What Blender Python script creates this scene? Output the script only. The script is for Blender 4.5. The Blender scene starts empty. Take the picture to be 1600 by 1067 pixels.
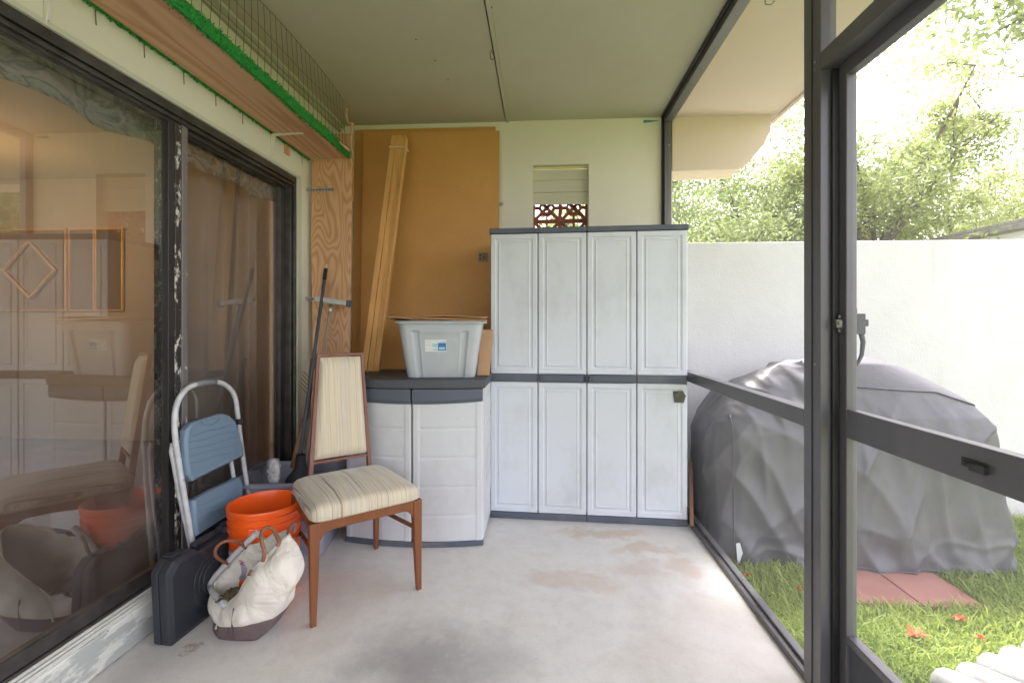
import bpy, math, random
import numpy as np
from mathutils import Vector, Matrix, noise
random.seed(7)
PI = math.pi
S = bpy.context.scene
COL = S.collection

# ------------------------------------------------------------------ camera, world, sun, exposure
F = 740.0; CX = 800.0; HY = 508.0; H = 1.22
T = math.atan(46.0 / F)
RV = Vector((math.cos(T), math.sin(T), 0)); FV = Vector((-math.sin(T), math.cos(T), 0)); UV = Vector((0, 0, 1))
EYE = Vector((0, 0, H))
cam_d = bpy.data.cameras.new('camera'); cam = bpy.data.objects.new('camera', cam_d); COL.objects.link(cam)
cam.location = EYE; cam.rotation_euler = (PI / 2, 0, T)
cam_d.sensor_width = 36; cam_d.lens = 36 * F / 1600; cam_d.shift_y = (HY - 533.5) / 1600
cam_d.clip_start = 0.02; cam_d.clip_end = 500
S.camera = cam
world = bpy.data.worlds.new('World'); S.world = world; world.use_nodes = True
wn = world.node_tree; wn.nodes.clear()
sky = wn.nodes.new('ShaderNodeTexSky'); sky.sky_type = 'NISHITA'; sky.sun_disc = False
SUN_EL, SUN_AZ = 58.0, 12.0       # azimuth from +Y towards +X
sky.sun_elevation = math.radians(SUN_EL); sky.sun_rotation = math.radians(SUN_AZ)
sky.dust_density = 3.0; sky.ozone_density = 0.6; sky.air_density = 1.2
hs = wn.nodes.new('ShaderNodeHueSaturation'); hs.inputs['Saturation'].default_value = 0.25
bg = wn.nodes.new('ShaderNodeBackground'); bg.inputs['Strength'].default_value = 0.15
wo = wn.nodes.new('ShaderNodeOutputWorld')
tn = wn.nodes.new('ShaderNodeMix'); tn.data_type = 'RGBA'; tn.blend_type = 'MULTIPLY'; tn.inputs[0].default_value = 1.0; tn.inputs[7].default_value = (1.02, .965, 1.02, 1)
wn.links.new(sky.outputs[0], hs.inputs['Color']); wn.links.new(hs.outputs[0], tn.inputs[6]); wn.links.new(tn.outputs[2], bg.inputs['Color']); wn.links.new(bg.outputs[0], wo.inputs[0])
sun_d = bpy.data.lights.new('sun', 'SUN'); sun = bpy.data.objects.new('sun', sun_d); COL.objects.link(sun)
sun_d.energy = 2.5; sun_d.angle = math.radians(12); sun_d.color = (1, .95, .87)
el, az = math.radians(SUN_EL), math.radians(SUN_AZ)
sd = Vector((math.sin(az) * math.cos(el), math.cos(az) * math.cos(el), math.sin(el)))
sun.rotation_euler = (-sd).to_track_quat('-Z', 'Y').to_euler(); sun.location = (3, 6, 8)
S.view_settings.view_transform = 'Standard'; S.view_settings.look = 'None'
S.view_settings.exposure = 2.88; S.view_settings.gamma = 1
S.cycles.max_bounces = 10; S.cycles.diffuse_bounces = 5; S.cycles.transparent_max_bounces = 12
S.cycles.caustics_reflective = False; S.cycles.caustics_refractive = False

# ------------------------------------------------------------------ photo geometry -> world
def ray(px, py): return FV + RV * ((px - CX) / F) + UV * ((HY - py) / F)
def C(px, py, d): return EYE + ray(px, py) * d
def W(px, py, X=None, Y=None, Z=None):
    r = ray(px, py)
    if X is not None: t = X / r.x
    elif Y is not None: t = Y / r.y
    else: t = (Z - H) / r.z
    return EYE + r * t
def WP(px, py, p0, n):
    r = ray(px, py); return EYE + r * ((p0 - EYE).dot(n) / r.dot(n))

# ------------------------------------------------------------------ mesh builder
ROOT = {}
class MB:
    def __init__(s): s.v = []; s.f = []; s.m = []
    def add(s, vs, fs, sm=False):
        b = len(s.v); s.v += [Vector(v) for v in vs]
        for f in fs: s.f.append([b + i for i in f]); s.m.append(sm)
        return s
    def box(s, x0, x1, y0, y1, z0, z1):
        return s.add([(x, y, z) for z in (z0, z1) for y in (y0, y1) for x in (x0, x1)],
                     [(0, 2, 3, 1), (4, 5, 7, 6), (0, 1, 5, 4), (2, 6, 7, 3), (0, 4, 6, 2), (1, 3, 7, 5)])
    def beam(s, p0, p1, w, h, up=(0, 0, 1), w1=None, h1=None):
        p0 = Vector(p0); p1 = Vector(p1); d = (p1 - p0).normalized(); a = d.cross(Vector(up)).normalized(); b = a.cross(d).normalized()
        w1 = w if w1 is None else w1; h1 = h if h1 is None else h1; vs = []
        for p, ww, hh in ((p0, w, h), (p1, w1, h1)):
            vs += [p - a * ww / 2 - b * hh / 2, p + a * ww / 2 - b * hh / 2, p + a * ww / 2 + b * hh / 2, p - a * ww / 2 + b * hh / 2]
        return s.add(vs, [(0, 1, 2, 3), (7, 6, 5, 4), (0, 4, 5, 1), (1, 5, 6, 2), (2, 6, 7, 3), (3, 7, 4, 0)])
    def tube(s, pts, r, n=8, closed=False, caps=True):
        pts = [Vector(p) for p in pts]; k = len(pts); rs = r if isinstance(r, (list, tuple)) else [r] * k
        d = (pts[1] - pts[0]).normalized(); a = d.orthogonal().normalized(); vs = []; fs = []
        for i, p in enumerate(pts):
            if closed: d = (pts[(i + 1) % k] - pts[i - 1]).normalized()
            else: d = (pts[min(i + 1, k - 1)] - pts[max(i - 1, 0)]).normalized()
            a = (a - d * a.dot(d)).normalized(); b = d.cross(a)
            vs += [p + (a * math.cos(2 * PI * j / n) + b * math.sin(2 * PI * j / n)) * rs[i] for j in range(n)]
        for i in range(k if closed else k - 1):
            for j in range(n):
                i2 = (i + 1) % k; fs.append((i * n + j, i * n + (j + 1) % n, i2 * n + (j + 1) % n, i2 * n + j))
        s.add(vs, fs, True)
        if caps and not closed:
            s.add(vs[:n], [tuple(range(n))[::-1]]); s.add(vs[-n:], [tuple(range(n))])
        return s
    def loft(s, rings, c0=True, c1=True, sm=True, closed=True):
        n = len(rings[0]); vs = [v for r in rings for v in r]; fs = []
        for i in range(len(rings) - 1):
            for j in range(n if closed else n - 1):
                fs.append((i * n + j, i * n + (j + 1) % n, (i + 1) * n + (j + 1) % n, (i + 1) * n + j))
        s.add(vs, fs, sm)
        if c0: s.add(rings[0], [tuple(range(n))[::-1]], sm)
        if c1: s.add(rings[-1], [tuple(range(n))], sm)
        return s
    def lathe(s, c, prof, n=48, sm=True, c0=True, c1=False):
        c = Vector(c)
        return s.loft([[c + Vector((r * math.cos(2 * PI * j / n), r * math.sin(2 * PI * j / n), z)) for j in range(n)] for r, z in prof], c0, c1, sm)
    def prism(s, poly, ext, sm=False):
        poly = [Vector(p) for p in poly]; e = Vector(ext); n = len(poly)
        s.add(poly + [p + e for p in poly], [tuple(range(n)), tuple(range(n, 2 * n))[::-1]] + [(i, i + n, (i + 1) % n + n, (i + 1) % n) for i in range(n)], sm)
        return s
    def grid(s, fn, nu, nv, sm=True):
        vs = [fn(i / nu, j / nv) for j in range(nv + 1) for i in range(nu + 1)]
        return s.add(vs, [(j * (nu + 1) + i, j * (nu + 1) + i + 1, (j + 1) * (nu + 1) + i + 1, (j + 1) * (nu + 1) + i) for j in range(nv) for i in range(nu)], sm)
    def build(s, name, mt, parent=None, local=False, bevel=0, seg=2, angle=None, solid=0, subs=0, fix=True, base=None):
        vs = s.v
        loc = Vector((0, 0, 0))
        if parent is None:
            if base is None:
                lo = [min(v[i] for v in vs) for i in range(3)]; hi = [max(v[i] for v in vs) for i in range(3)]
                loc = Vector(((lo[0] + hi[0]) / 2, (lo[1] + hi[1]) / 2, lo[2]))
            else: loc = Vector(base)
            vs = [v - loc for v in vs]
        else:
            p = parent
            while p.parent: p = p.parent
            if not local:
                mi = ROOT[p.name].inverted(); vs = [mi @ v for v in vs]
        me = bpy.data.meshes.new(name); me.from_pydata([tuple(v) for v in vs], [], s.f)
        me.polygons.foreach_set('use_smooth', s.m)
        me.update()
        if fix:
            import bmesh
            bm = bmesh.new(); bm.from_mesh(me); bmesh.ops.remove_doubles(bm, verts=bm.verts, dist=1e-5)
            bmesh.ops.recalc_face_normals(bm, faces=bm.faces); bm.to_mesh(me); bm.free()
        if angle: me.set_sharp_from_angle(angle=math.radians(angle))
        o = bpy.data.objects.new(name, me); COL.objects.link(o); o.location = loc
        if parent is not None: o.parent = parent
        else: ROOT[o.name] = Matrix.Translation(loc)
        me.materials.append(mt)
        if solid:
            m = o.modifiers.new('solid', 'SOLIDIFY'); m.thickness = solid; m.offset = 0
        if bevel:
            m = o.modifiers.new('bevel', 'BEVEL'); m.width = bevel; m.segments = seg; m.limit_method = 'ANGLE'; m.angle_limit = math.radians(40)
        if subs:
            m = o.modifiers.new('sub', 'SUBSURF'); m.levels = subs; m.render_levels = subs
        return o

def tag(o, label, cat=None, group=None, kind=None):
    if label: o['label'] = label
    if cat: o['category'] = cat
    if group: o['group'] = group
    if kind: o['kind'] = kind
    return o
def thing(name, label, cat, loc=(0, 0, 0), rz=0, group=None, kind=None):
    o = bpy.data.objects.new(name, None); COL.objects.link(o); o.location = loc; o.rotation_euler = (0, 0, rz)
    o.empty_display_size = .1
    ROOT[o.name] = Matrix.Translation(Vector(loc)) @ Matrix.Rotation(rz, 4, 'Z')
    return tag(o, label, cat, group, kind)

# ------------------------------------------------------------------ materials
class NT:
    def __init__(s, name):
        s.m = bpy.data.materials.new(name); s.m.use_nodes = True; s.t = s.m.node_tree; s.t.nodes.clear()
        s.out = s.n('OutputMaterial'); s.tc = s.n('TexCoord')
    def n(s, ty, **kw):
        nd = s.t.nodes.new('ShaderNode' + ty)
        for k, v in kw.items():
            if hasattr(nd, k) and k not in nd.inputs: setattr(nd, k, v)
            else: s.set(nd, k, v)
        return nd
    def set(s, nd, k, v):
        i = nd.inputs[k]
        if isinstance(v, bpy.types.NodeSocket): s.t.links.new(v, i)
        elif isinstance(v, bpy.types.Node): s.t.links.new(v.outputs[0], i)
        else:
            if isinstance(v, tuple) and len(v) == 3 and i.type == 'RGBA': v = v + (1,)
            i.default_value = v
    def co(s, scale=(1, 1, 1), src='Object', rot=(0, 0, 0)):
        return s.n('Mapping', Vector=s.tc.outputs[src], Scale=scale, Rotation=rot).outputs[0]
    def noise(s, scale, detail=4, vec=None, rough=.55, dist=0.0):
        return s.n('TexNoise', Vector=vec or s.tc.outputs['Object'], Scale=float(scale), Detail=float(detail), Roughness=rough, Distortion=float(dist)).outputs['Fac']
    def ramp(s, fac, stops, interp='LINEAR'):
        r = s.n('ValToRGB'); r.color_ramp.interpolation = interp; e = r.color_ramp.elements
        while len(e) < len(stops): e.new(.5)
        for i, (p, c) in enumerate(stops):
            e[i].position = p; c = (c, c, c) if not isinstance(c, tuple) else c; e[i].color = c + (1,)
        s.set(r, 'Fac', fac); return r.outputs[0]
    def mix(s, f, a, b, mode='MIX'):
        m = s.n('Mix', data_type='RGBA', blend_type=mode)
        for k, v in ((0, f), (6, a), (7, b)):
            i = m.inputs[k]
            if isinstance(v, bpy.types.NodeSocket): s.t.links.new(v, i)
            else: i.default_value = (v + (1,)) if isinstance(v, tuple) else v
        return m.outputs[2]
    def math(s, op, a, b=0.0, c=0.0, clamp=False):
        m = s.n('Math', operation=op, use_clamp=clamp)
        for k, v in ((0, a), (1, b), (2, c)):
            if isinstance(v, bpy.types.NodeSocket): s.t.links.new(v, m.inputs[k])
            else: m.inputs[k].default_value = v
        return m.outputs[0]
    def bump(s, h, st=.2, dist=.01, nrm=None):
        b = s.n('Bump', Height=h, Strength=st, Distance=dist)
        if nrm: s.set(b, 'Normal', nrm)
        return b.outputs[0]
    def pbr(s, col, rough=.6, metal=0.0, bump=None, spec=.5, **kw):
        p = s.n('BsdfPrincipled'); s.set(p, 'Base Color', col); s.set(p, 'Roughness', rough); s.set(p, 'Metallic', metal); s.set(p, 'Specular IOR Level', spec)
        for k, v in kw.items(): s.set(p, k.replace('_', ' '), v)
        if bump: s.set(p, 'Normal', bump)
        s.t.links.new(p.outputs[0], s.out.inputs[0]); s.p = p; return s.m

def plain(name, c1, c2=None, scale=3, st=(1, 1, 1), rough=.6, metal=0.0, bump=.15, bs=80, lo=.35, hi=.68, spec=.5, detail=5, speck=None, bd=.004):
    t = NT(name); c2 = c2 or tuple(x * .8 for x in c1)
    n = t.noise(scale, detail, t.co(st)); col = t.ramp(n, [(lo, c1), (hi, c2)])
    if speck:
        sp = t.ramp(t.noise(speck[1], 3), [(speck[2], 0.0), (speck[2] + .03, 1.0)]); col = t.mix(sp, col, speck[0])
    rr = t.math('MULTIPLY_ADD', n, .25, rough - .12)
    return t.pbr(col, rr, metal, t.bump(t.noise(bs, 4, t.co(st)), bump, bd), spec)

def wood(name, c1, c2, st, scale=10, rough=.55, knots=None, contour=None, bump=.15):
    t = NT(name)
    v = t.co(st)
    if contour:
        n0 = t.noise(contour[0], 1.5, v, .45, .25)
        s_ = t.math('SINE', t.math('MULTIPLY', n0, contour[1]))
        f = t.math('MULTIPLY_ADD', s_, .5, .5); f = t.math('POWER', f, 1.6)
        fine = t.noise(60, 3, t.co(tuple(x if x > .5 else x * .25 for x in st)))
        f = t.math('ADD', t.math('MULTIPLY', f, .75), t.math('MULTIPLY', fine, .35), clamp=True)
    else:
        f = t.noise(scale, 6, v, .62, .6)
        f = t.math('MULTIPLY_ADD', f, 1.9, -.45, clamp=True)
    col = t.mix(f, c1, c2)
    big = t.noise(1.7, 2); col = t.mix(t.math('MULTIPLY', big, .35), col, tuple(x * .75 for x in c2))
    if knots:
        vo = t.n('TexVoronoi', Vector=t.co(knots[1]), Scale=knots[0]).outputs['Distance']
        k = t.ramp(vo, [(.04, 1.0), (.09, 0.0)]); col = t.mix(k, col, tuple(x * .35 for x in c2))
    return t.pbr(col, t.math('MULTIPLY_ADD', f, .15, rough), 0.0, t.bump(f, bump, .002), .35)

M = {}
# wall paints
def paint(name, c, rough=.75, dirt=(.55, .5, .4), amt=.25, bump=.25):
    t = NT(name); big = t.noise(1.3, 5, None, .6); sm = t.noise(9, 6)
    f = t.math('MULTIPLY', t.ramp(big, [(.42, 0.0), (.75, 1.0)]), amt)
    col = t.mix(f, c, tuple(a * b * 1.3 for a, b in zip(c, dirt)))
    col = t.mix(t.ramp(t.noise(55, 3), [(.72, 0.0), (.76, .5)]), col, tuple(x * .55 for x in c))
    return t.pbr(col, rough, 0.0, t.bump(t.noise(140, 5), bump, .003, t.bump(sm, .15, .01)), .3)
M['wall_cream'] = paint('cream stucco paint', (.77, .745, .67), amt=.25, bump=.4)
M['wall_green'] = paint('pale green wall paint', (.70, .705, .60), amt=.22)
M['trim_green'] = paint('green trim paint', (.55, .56, .47), amt=.3)
M['ceil'] = paint('sage ceiling paint', (.50, .485, .38), amt=.35, bump=.25)
M['ceil_dk'] = paint('sage ceiling trim paint', (.42, .42, .33), amt=.4, bump=.25)
M['soffit'] = paint('beige stucco soffit', (.70, .58, .48), amt=.15, bump=.5)
M['fpanel'] = paint('fence panel paint', (.6, .6, .58))
M['garden_old'] = paint('white stucco garden wall', (.64, .64, .635), amt=.1, bump=.7)
M['room_wall'] = paint('interior wall paint', (.50, .475, .45))
t = NT('weathered white stucco'); sep = t.n('SeparateXYZ', Vector=t.tc.outputs['Object'])
col = t.mix(t.ramp(t.noise(1.4, 7, None, .65), [(.4, 0.0), (.7, .5)]), (.66, .66, .655), (.54, .53, .52))
drip = t.noise(9, 5, t.co((1, 1, .12)), .6); col = t.mix(t.ramp(drip, [(.56, 0.0), (.72, .4)]), col, (.46, .45, .43))
low_ = t.math('SUBTRACT', .34, t.math('ADD', sep.outputs['Z'], t.math('MULTIPLY', t.noise(5, 5), .35)), clamp=True)
col = t.mix(t.math('MULTIPLY', low_, 3.0, clamp=True), col, (.36, .33, .28))
M['garden'] = t.pbr(col, .9, 0.0, t.bump(t.noise(90, 5), .6, .006, t.bump(t.noise(7, 4), .3, .02)), .2)
M['board_cream'] = paint('cream painted boards', (.60, .59, .49), amt=.2)
# floor
t = NT('painted patio concrete')
P0 = t.tc.outputs['Object']
wob = t.n('TexNoise', Vector=P0, Scale=4.5, Detail=9.0, Roughness=.68).outputs['Color']
vw = t.n('VectorMath', operation='MULTIPLY_ADD')
t.t.links.new(wob, vw.inputs[0]); vw.inputs[1].default_value = (.40, .40, 0); t.t.links.new(P0, vw.inputs[2])
def spot(cx, cy, sx, sy, r0=.25, r1=1.0):
    mp = t.n('Mapping', vector_type='POINT'); t.t.links.new(vw.outputs[0], mp.inputs['Vector'])
    mp.inputs['Location'].default_value = (-(cx + .20) / sx, -(cy + .20) / sy, 0); mp.inputs['Scale'].default_value = (1 / sx, 1 / sy, 0)
    ln = t.n('VectorMath', operation='LENGTH'); t.t.links.new(mp.outputs[0], ln.inputs[0])
    return t.ramp(ln.outputs['Value'], [(r0, 1.0), (r1, 0.0)])
FL0 = Vector((-.315, .275, -.15))      # object origin of the slab (set below) ; coordinates here are relative to it
def fs(px, py): p = W(px, py, Z=0); return p.x - FL0.x, p.y - FL0.y
base = t.ramp(t.noise(1.6, 6, None, .62), [(.3, (.58, .57, .55)), (.5, (.68, .66, .63)), (.72, (.58, .54, .49))])
base = t.mix(t.ramp(t.noise(14, 6, None, .7), [(.45, 0.0), (.8, .35)]), base, (.40, .37, .35))
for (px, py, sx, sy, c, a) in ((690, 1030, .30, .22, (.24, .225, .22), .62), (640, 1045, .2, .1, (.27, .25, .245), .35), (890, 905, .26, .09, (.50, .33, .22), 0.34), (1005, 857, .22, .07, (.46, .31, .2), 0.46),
                               (1000, 885, .15, .1, (.5, .36, .28), 0.31), (1070, 885, .07, .1, (.5, .34, .24), 0.37), (940, 833, .3, .05, (.52, .36, .22), .5), (1150, 1000, .35, .3, (.54, .47, .39), .25),
                               (560, 915, .3, .1, (.56, .48, .4), .3), (300, 1010, .035, .022, (.33, .2, .14), .7), (318, 1002, .02, .014, (.33, .2, .14), .7), (285, 1022, .014, .012, (.33, .2, .14), .7), (230, 1040, .15, .2, (.36, .33, .3), .35)):
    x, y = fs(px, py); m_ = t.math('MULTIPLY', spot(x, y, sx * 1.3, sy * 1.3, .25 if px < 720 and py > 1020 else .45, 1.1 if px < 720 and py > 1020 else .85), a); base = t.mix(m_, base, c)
base = t.mix(t.ramp(t.noise(95, 3), [(.70, 0.0), (.74, .6)]), base, (.26, .22, .2))
base = t.mix(t.ramp(t.noise(230, 2), [(.60, 0.0), (.72, .35)]), base, (.34, .31, .28))
base = t.mix(t.ramp(t.noise(6, 9, t.co((1, .7, 1)), .8), [(.55, 0.0), (.60, .22)]), base, (.66, .645, .615))
M['floor'] = t.pbr(base, t.ramp(t.noise(5, 4), [(.3, .38), (.7, .62)]), 0.0, t.bump(t.noise(60, 6), .25, .003, t.bump(t.noise(4, 3), .2, .01)), .5)
M['ground'] = plain('soil under lawn', (.10, .15, .035), (.13, .10, .05), scale=8, rough=.95, bump=.6, bs=30)
# aluminium
M['bronze'] = plain('dark bronze aluminium', (.10, .098, .108), (.14, .135, .145), scale=6, rough=.36, metal=.15, bump=.05, st=(1, 1, .1))
M['bronze2'] = plain('worn dark door aluminium', (.05, .046, .045), (.10, .09, .085), scale=12, rough=.36, metal=.4, bump=.1)
M['blackgap'] = plain('black rubber', (.012, .012, .013), rough=.5)
M['stileblack'] = plain('black anodised stile', (.018, .017, .018), (.03, .028, .028), rough=.4)
t = NT('bronze with flaked white paint')
fl = t.ramp(t.noise(38, 8, t.co((1, 1, .45)), .75), [(.545, 0.0), (.555, 1.0)])
M['flaked'] = t.pbr(t.mix(fl, (.035, .03, .03), (.60, .58, .54)), t.mix(fl, (.35, .35, .35), (.8, .8, .8)), 0.0, t.bump(fl, .5, .002))
t = NT('grey aluminium with paint specks')
fl = t.ramp(t.noise(22, 8, t.co((1, 1, .5)), .75), [(.62, 0.0), (.63, 1.0)])
M['specked'] = t.pbr(t.mix(fl, (.20, .18, .18), (.72, .7, .68)), .45, .3, t.bump(fl, .4, .002))
t = NT('chipped white curb paint')
fl = t.ramp(t.noise(5, 9, t.co((1, .5, 1.6)), .68), [(.52, 0.0), (.56, 1.0)])
c_ = t.mix(fl, (.66, .67, .62), (.42, .44, .42)); c_ = t.mix(t.ramp(t.noise(60, 3), [(.7, 0.0), (.72, 1.0)]), c_, (.2, .13, .08))
M['curb'] = t.pbr(c_, .6, 0.0, t.bump(fl, .4, .003))
M['whitemetal'] = plain('white enamelled metal', (.75, .75, .70), (.6, .6, .55), rough=.4)
M['galv'] = plain('galvanised steel', (.55, .56, .58), (.35, .36, .38), scale=30, rough=.35, metal=.8, bump=.05)
M['chrome'] = plain('worn steel hardware', (.45, .44, .43), (.22, .2, .19), scale=40, rough=.3, metal=.9, bump=.05)
M['latchm'] = plain('tarnished latch', (.16, .155, .15), (.09, .085, .08), scale=50, rough=.35, metal=.6, bump=.05)
M['rust'] = plain('rusty wire', (.10, .05, .03), (.16, .09, .05), rough=.8, scale=30)
M['wire'] = plain('dark galvanised wire', (.10, .105, .09), (.07, .07, .06), rough=.5, metal=.3, scale=20)
M['vine'] = plain('pale dry vine', (.62, .38, .25), (.45, .24, .15), rough=.7, scale=30)
# plastics
def scuffed(name, c, sm, rough=.5):
    t = NT(name); f = t.ramp(t.noise(3.2, 8, t.co((1, 1, .6)), .7), [(.5, 0.0), (.75, .85)])
    col = t.mix(f, c, sm); g = t.ramp(t.noise(20, 7, t.co((1.3, 1, .6)), .75), [(.62, 0.0), (.7, .45)]); col = t.mix(g, col, tuple(x * .8 for x in sm))
    return t.pbr(col, t.math('MULTIPLY_ADD', f, .2, rough), 0.0, t.bump(t.noise(160, 3), .12, .002), .4)
M['cab'] = scuffed('pale grey plastic', (.595, .63, .685), (.48, .50, .51))
M['cab2'] = scuffed('pale lilac grey plastic', (.58, .595, .62), (.49, .49, .49))
M['charcoal'] = scuffed('charcoal blue plastic', (.085, .10, .13), (.17, .175, .19), .55)
M['charcoal2'] = scuffed('dusty dark plastic', (.07, .075, .09), (.15, .14, .14), .6)
M['tote'] = scuffed('grey tote plastic', (.42, .455, .49), (.50, .52, .53), .38)
M['bin'] = scuffed('lilac grey bin plastic', (.26, .27, .34), (.36, .35, .4), .45)
M['case'] = scuffed('black moulded plastic', (.028, .031, .04), (.07, .075, .085), .42)
M['blueplas'] = scuffed('dusty blue plastic', (.165, .24, .325), (.28, .35, .41), .5)
M['orange'] = plain('orange plastic', (.86, .12, .012), (.75, .09, .01), scale=4, rough=.32, bump=.03)
M['orange_dk'] = M['orange']
M['greytube'] = plain('light grey enamelled tube', (.60, .61, .64), (.47, .47, .48), scale=20, rough=.35, bump=.05, speck=((.25, .22, .2), 70, .68))
M['rubber'] = plain('grey rubber grip', (.2, .21, .23), rough=.7)
# woods
M['pine'] = wood('pine shelf plank', (.72, .46, .29), (.50, .27, .15), (1.0, .05, 1), contour=(9, 45), knots=(1.6, (1, .5, 1)))
M['ply'] = wood('plywood face', (.76, .48, .29), (.53, .28, .14), (1.0, 1, .26), contour=(5.5, 150))
M['hard'] = plain('brown hardboard', (.62, .325, .10), (.53, .27, .08), scale=2, rough=.6, bump=.15, bs=220, lo=.3, hi=.75, speck=((.48, .24, .07), 150, .62))
M['hard_edge'] = M['hard']
M['stud'] = wood('yellow pine strips', (.82, .48, .18), (.58, .29, .10), (1, 1, .05), scale=18, knots=(2.2, (1, 1, .6)))
M['walnut'] = wood('walnut chair wood', (.25, .095, .038), (.16, .056, .022), (1, 1, .08), scale=22, rough=.32, bump=.05)
M['walnut_red'] = wood('faded reddish chair wood', (.27, .125, .095), (.18, .08, .06), (1, 1, .08), scale=22, rough=.4, bump=.05)
M['stickw'] = wood('weathered brown handle', (.26, .15, .09), (.15, .08, .045), (1, 1, .08), scale=20)
M['paleh'] = wood('pale grey handle', (.45, .36, .31), (.32, .24, .2), (1, 1, .08), scale=20)
M['card'] = plain('kraft cardboard', (.46, .28, .16), (.38, .22, .12), scale=5, rough=.85, bump=.1, bs=60, st=(1, .2, 1))
M['breeze'] = plain('painted red brown block', (.20, .055, .035), (.27, .12, .08), scale=20, rough=.85, bump=.5)
M['label'] = plain('white label paper', (.7, .72, .72), (.6, .62, .64), rough=.5)
M['blue'] = plain('blue print', (.05, .22, .5), (.03, .12, .32), scale=60, rough=.5)
M['cyan'] = plain('pale blue print', (.25, .55, .68), (.4, .65, .7), scale=60, rough=.5)
M['magenta'] = plain('dark red print', (.35, .03, .09), (.25, .02, .07), rough=.5)
M['lilac'] = plain('lilac label band', (.40, .36, .46), (.34, .3, .4), rough=.5)
M['tape'] = plain('shiny grey tape', (.05, .05, .045), (.09, .09, .085), scale=30, rough=.25, bump=.4, bs=40)
M['bluetape'] = plain('blue tape', (.05, .28, .38), rough=.6)
M['leather'] = plain('dark brown leather', (.115, .075, .075), (.16, .12, .12), scale=12, rough=.45, bump=.4, bs=60)
M['handle_l'] = plain('tan stitched leather', (.26, .115, .06), (.18, .07, .035), scale=40, rough=.5, bump=.4, bs=90)
M['frame_l'] = plain('grey webbing', (.52, .51, .52), (.4, .4, .42), scale=30, rough=.6)
t = NT('stained cream canvas')
st_ = t.ramp(t.noise(6, 6, None, .6), [(.55, 0.0), (.75, .6)])
M['canvas'] = t.pbr(t.mix(st_, (.70, .66, .59), (.56, .46, .36)), .9, 0.0, t.bump(t.noise(300, 2), .3, .002, t.bump(t.noise(9, 4, None, .5, 1.2), .8, .03)), .2)
# striped chair fabric
def stripes(name, axis_scale, rotv=(0, 0, 0), tint=1.0, worn=True, lo=3.0):
    t = NT(name)
    v = t.co(axis_scale, rot=rotv)
    n = t.n('TexNoise', Vector=v, Scale=1.0, Detail=3.0, Roughness=.8).outputs['Fac']
    n = t.math('MULTIPLY_ADD', n, lo, .5 - lo / 2 + .02, clamp=True)
    c = lambda r, g, b: (r * tint, g * tint, b * tint)
    col = t.ramp(n, [(.05, c(.20, .15, .11)), (.22, c(.48, .41, .31)), (.34, c(.62, .55, .42)), (.44, c(.42, .40, .36)), (.50, c(.66, .60, .47)), (.6, c(.62, .50, .33)), (.7, c(.60, .54, .42)), (.82, c(.30, .26, .21)), (.95, c(.64, .58, .46))])
    if worn:
        w = t.ramp(t.noise(3.2, 4, None, .6), [(.5, 0.0), (.75, .55)]); col = t.mix(w, col, (.66, .64, .60))
    wv = t.noise(250, 2)
    return t.pbr(col, .85, 0.0, t.bump(t.math('ADD', n, wv), .35, .002), .2, Sheen_Weight=.3)
M['fab_seat'] = stripes('striped seat fabric', (95, .5, .5))
M['fab_back'] = stripes('striped back fabric', (190, .4, .4), tint=1.04, worn=True, lo=2.2)
t = NT('brown drape'); M['drape'] = t.pbr(t.mix(t.noise(3, 3, t.co((1, 6, .3))), (.66, .55, .45), (.76, .64, .53)), .9, 0.0, t.bump(t.noise(200, 2), .2, .002))
t = NT('marbled valance fabric')
mv = t.noise(4.2, 4, t.co((1, 1, 1.8)), .55, 1.6)
M['valance'] = t.pbr(t.ramp(mv, [(.3, (.12, .18, .15)), (.42, (.62, .62, .54)), (.5, (.15, .19, .17)), (.58, (.72, .64, .60)), (.7, (.2, .27, .21))]), .7, 0.0, t.bump(mv, .4, .01))
t = NT('brown carpet'); M['carpet'] = t.pbr(t.ramp(t.noise(3, 4), [(.35, (.15, .115, .12)), (.7, (.20, .155, .15))]), 1.0, 0.0, t.bump(t.noise(300, 2), .6, .004), .1)
M['brass'] = plain('brass strip', (.95, .60, .20), (.8, .48, .15), rough=.35, metal=.25, bump=.02)
t = NT('mirror'); M['mirror'] = t.pbr((.85, .70, .52), .02, 1.0)
t = NT('lamp glow'); e_ = t.n('Emission', Color=(1, .60, .26), Strength=13.0); t.t.links.new(e_.outputs[0], t.out.inputs[0]); M['glow'] = t.m
# glass: tinted, reflective
t = NT('tinted door glass')
lw = t.n('Fresnel', IOR=2.0)
tr = t.n('BsdfTransparent', Color=(.80, .79, .79)); gl = t.n('BsdfGlossy', Color=(.95, .93, .9), Roughness=.008)
sm = t.noise(9, 7, t.co((1, 1, .3)), .7); df = t.n('BsdfDiffuse', Color=(.5, .48, .46))
m1 = t.n('MixShader'); t.set(m1, 0, t.math('MULTIPLY_ADD', lw.outputs[0], 1.25, .07, clamp=True)); t.t.links.new(tr.outputs[0], m1.inputs[1]); t.t.links.new(gl.outputs[0], m1.inputs[2])
m2 = t.n('MixShader'); t.set(m2, 0, t.ramp(sm, [(.4, .04), (.75, .10)])); t.t.links.new(m1.outputs[0], m2.inputs[1]); t.t.links.new(df.outputs[0], m2.inputs[2])
t.t.links.new(m2.outputs[0], t.out.inputs[0]); M['glass'] = t.m
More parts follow.
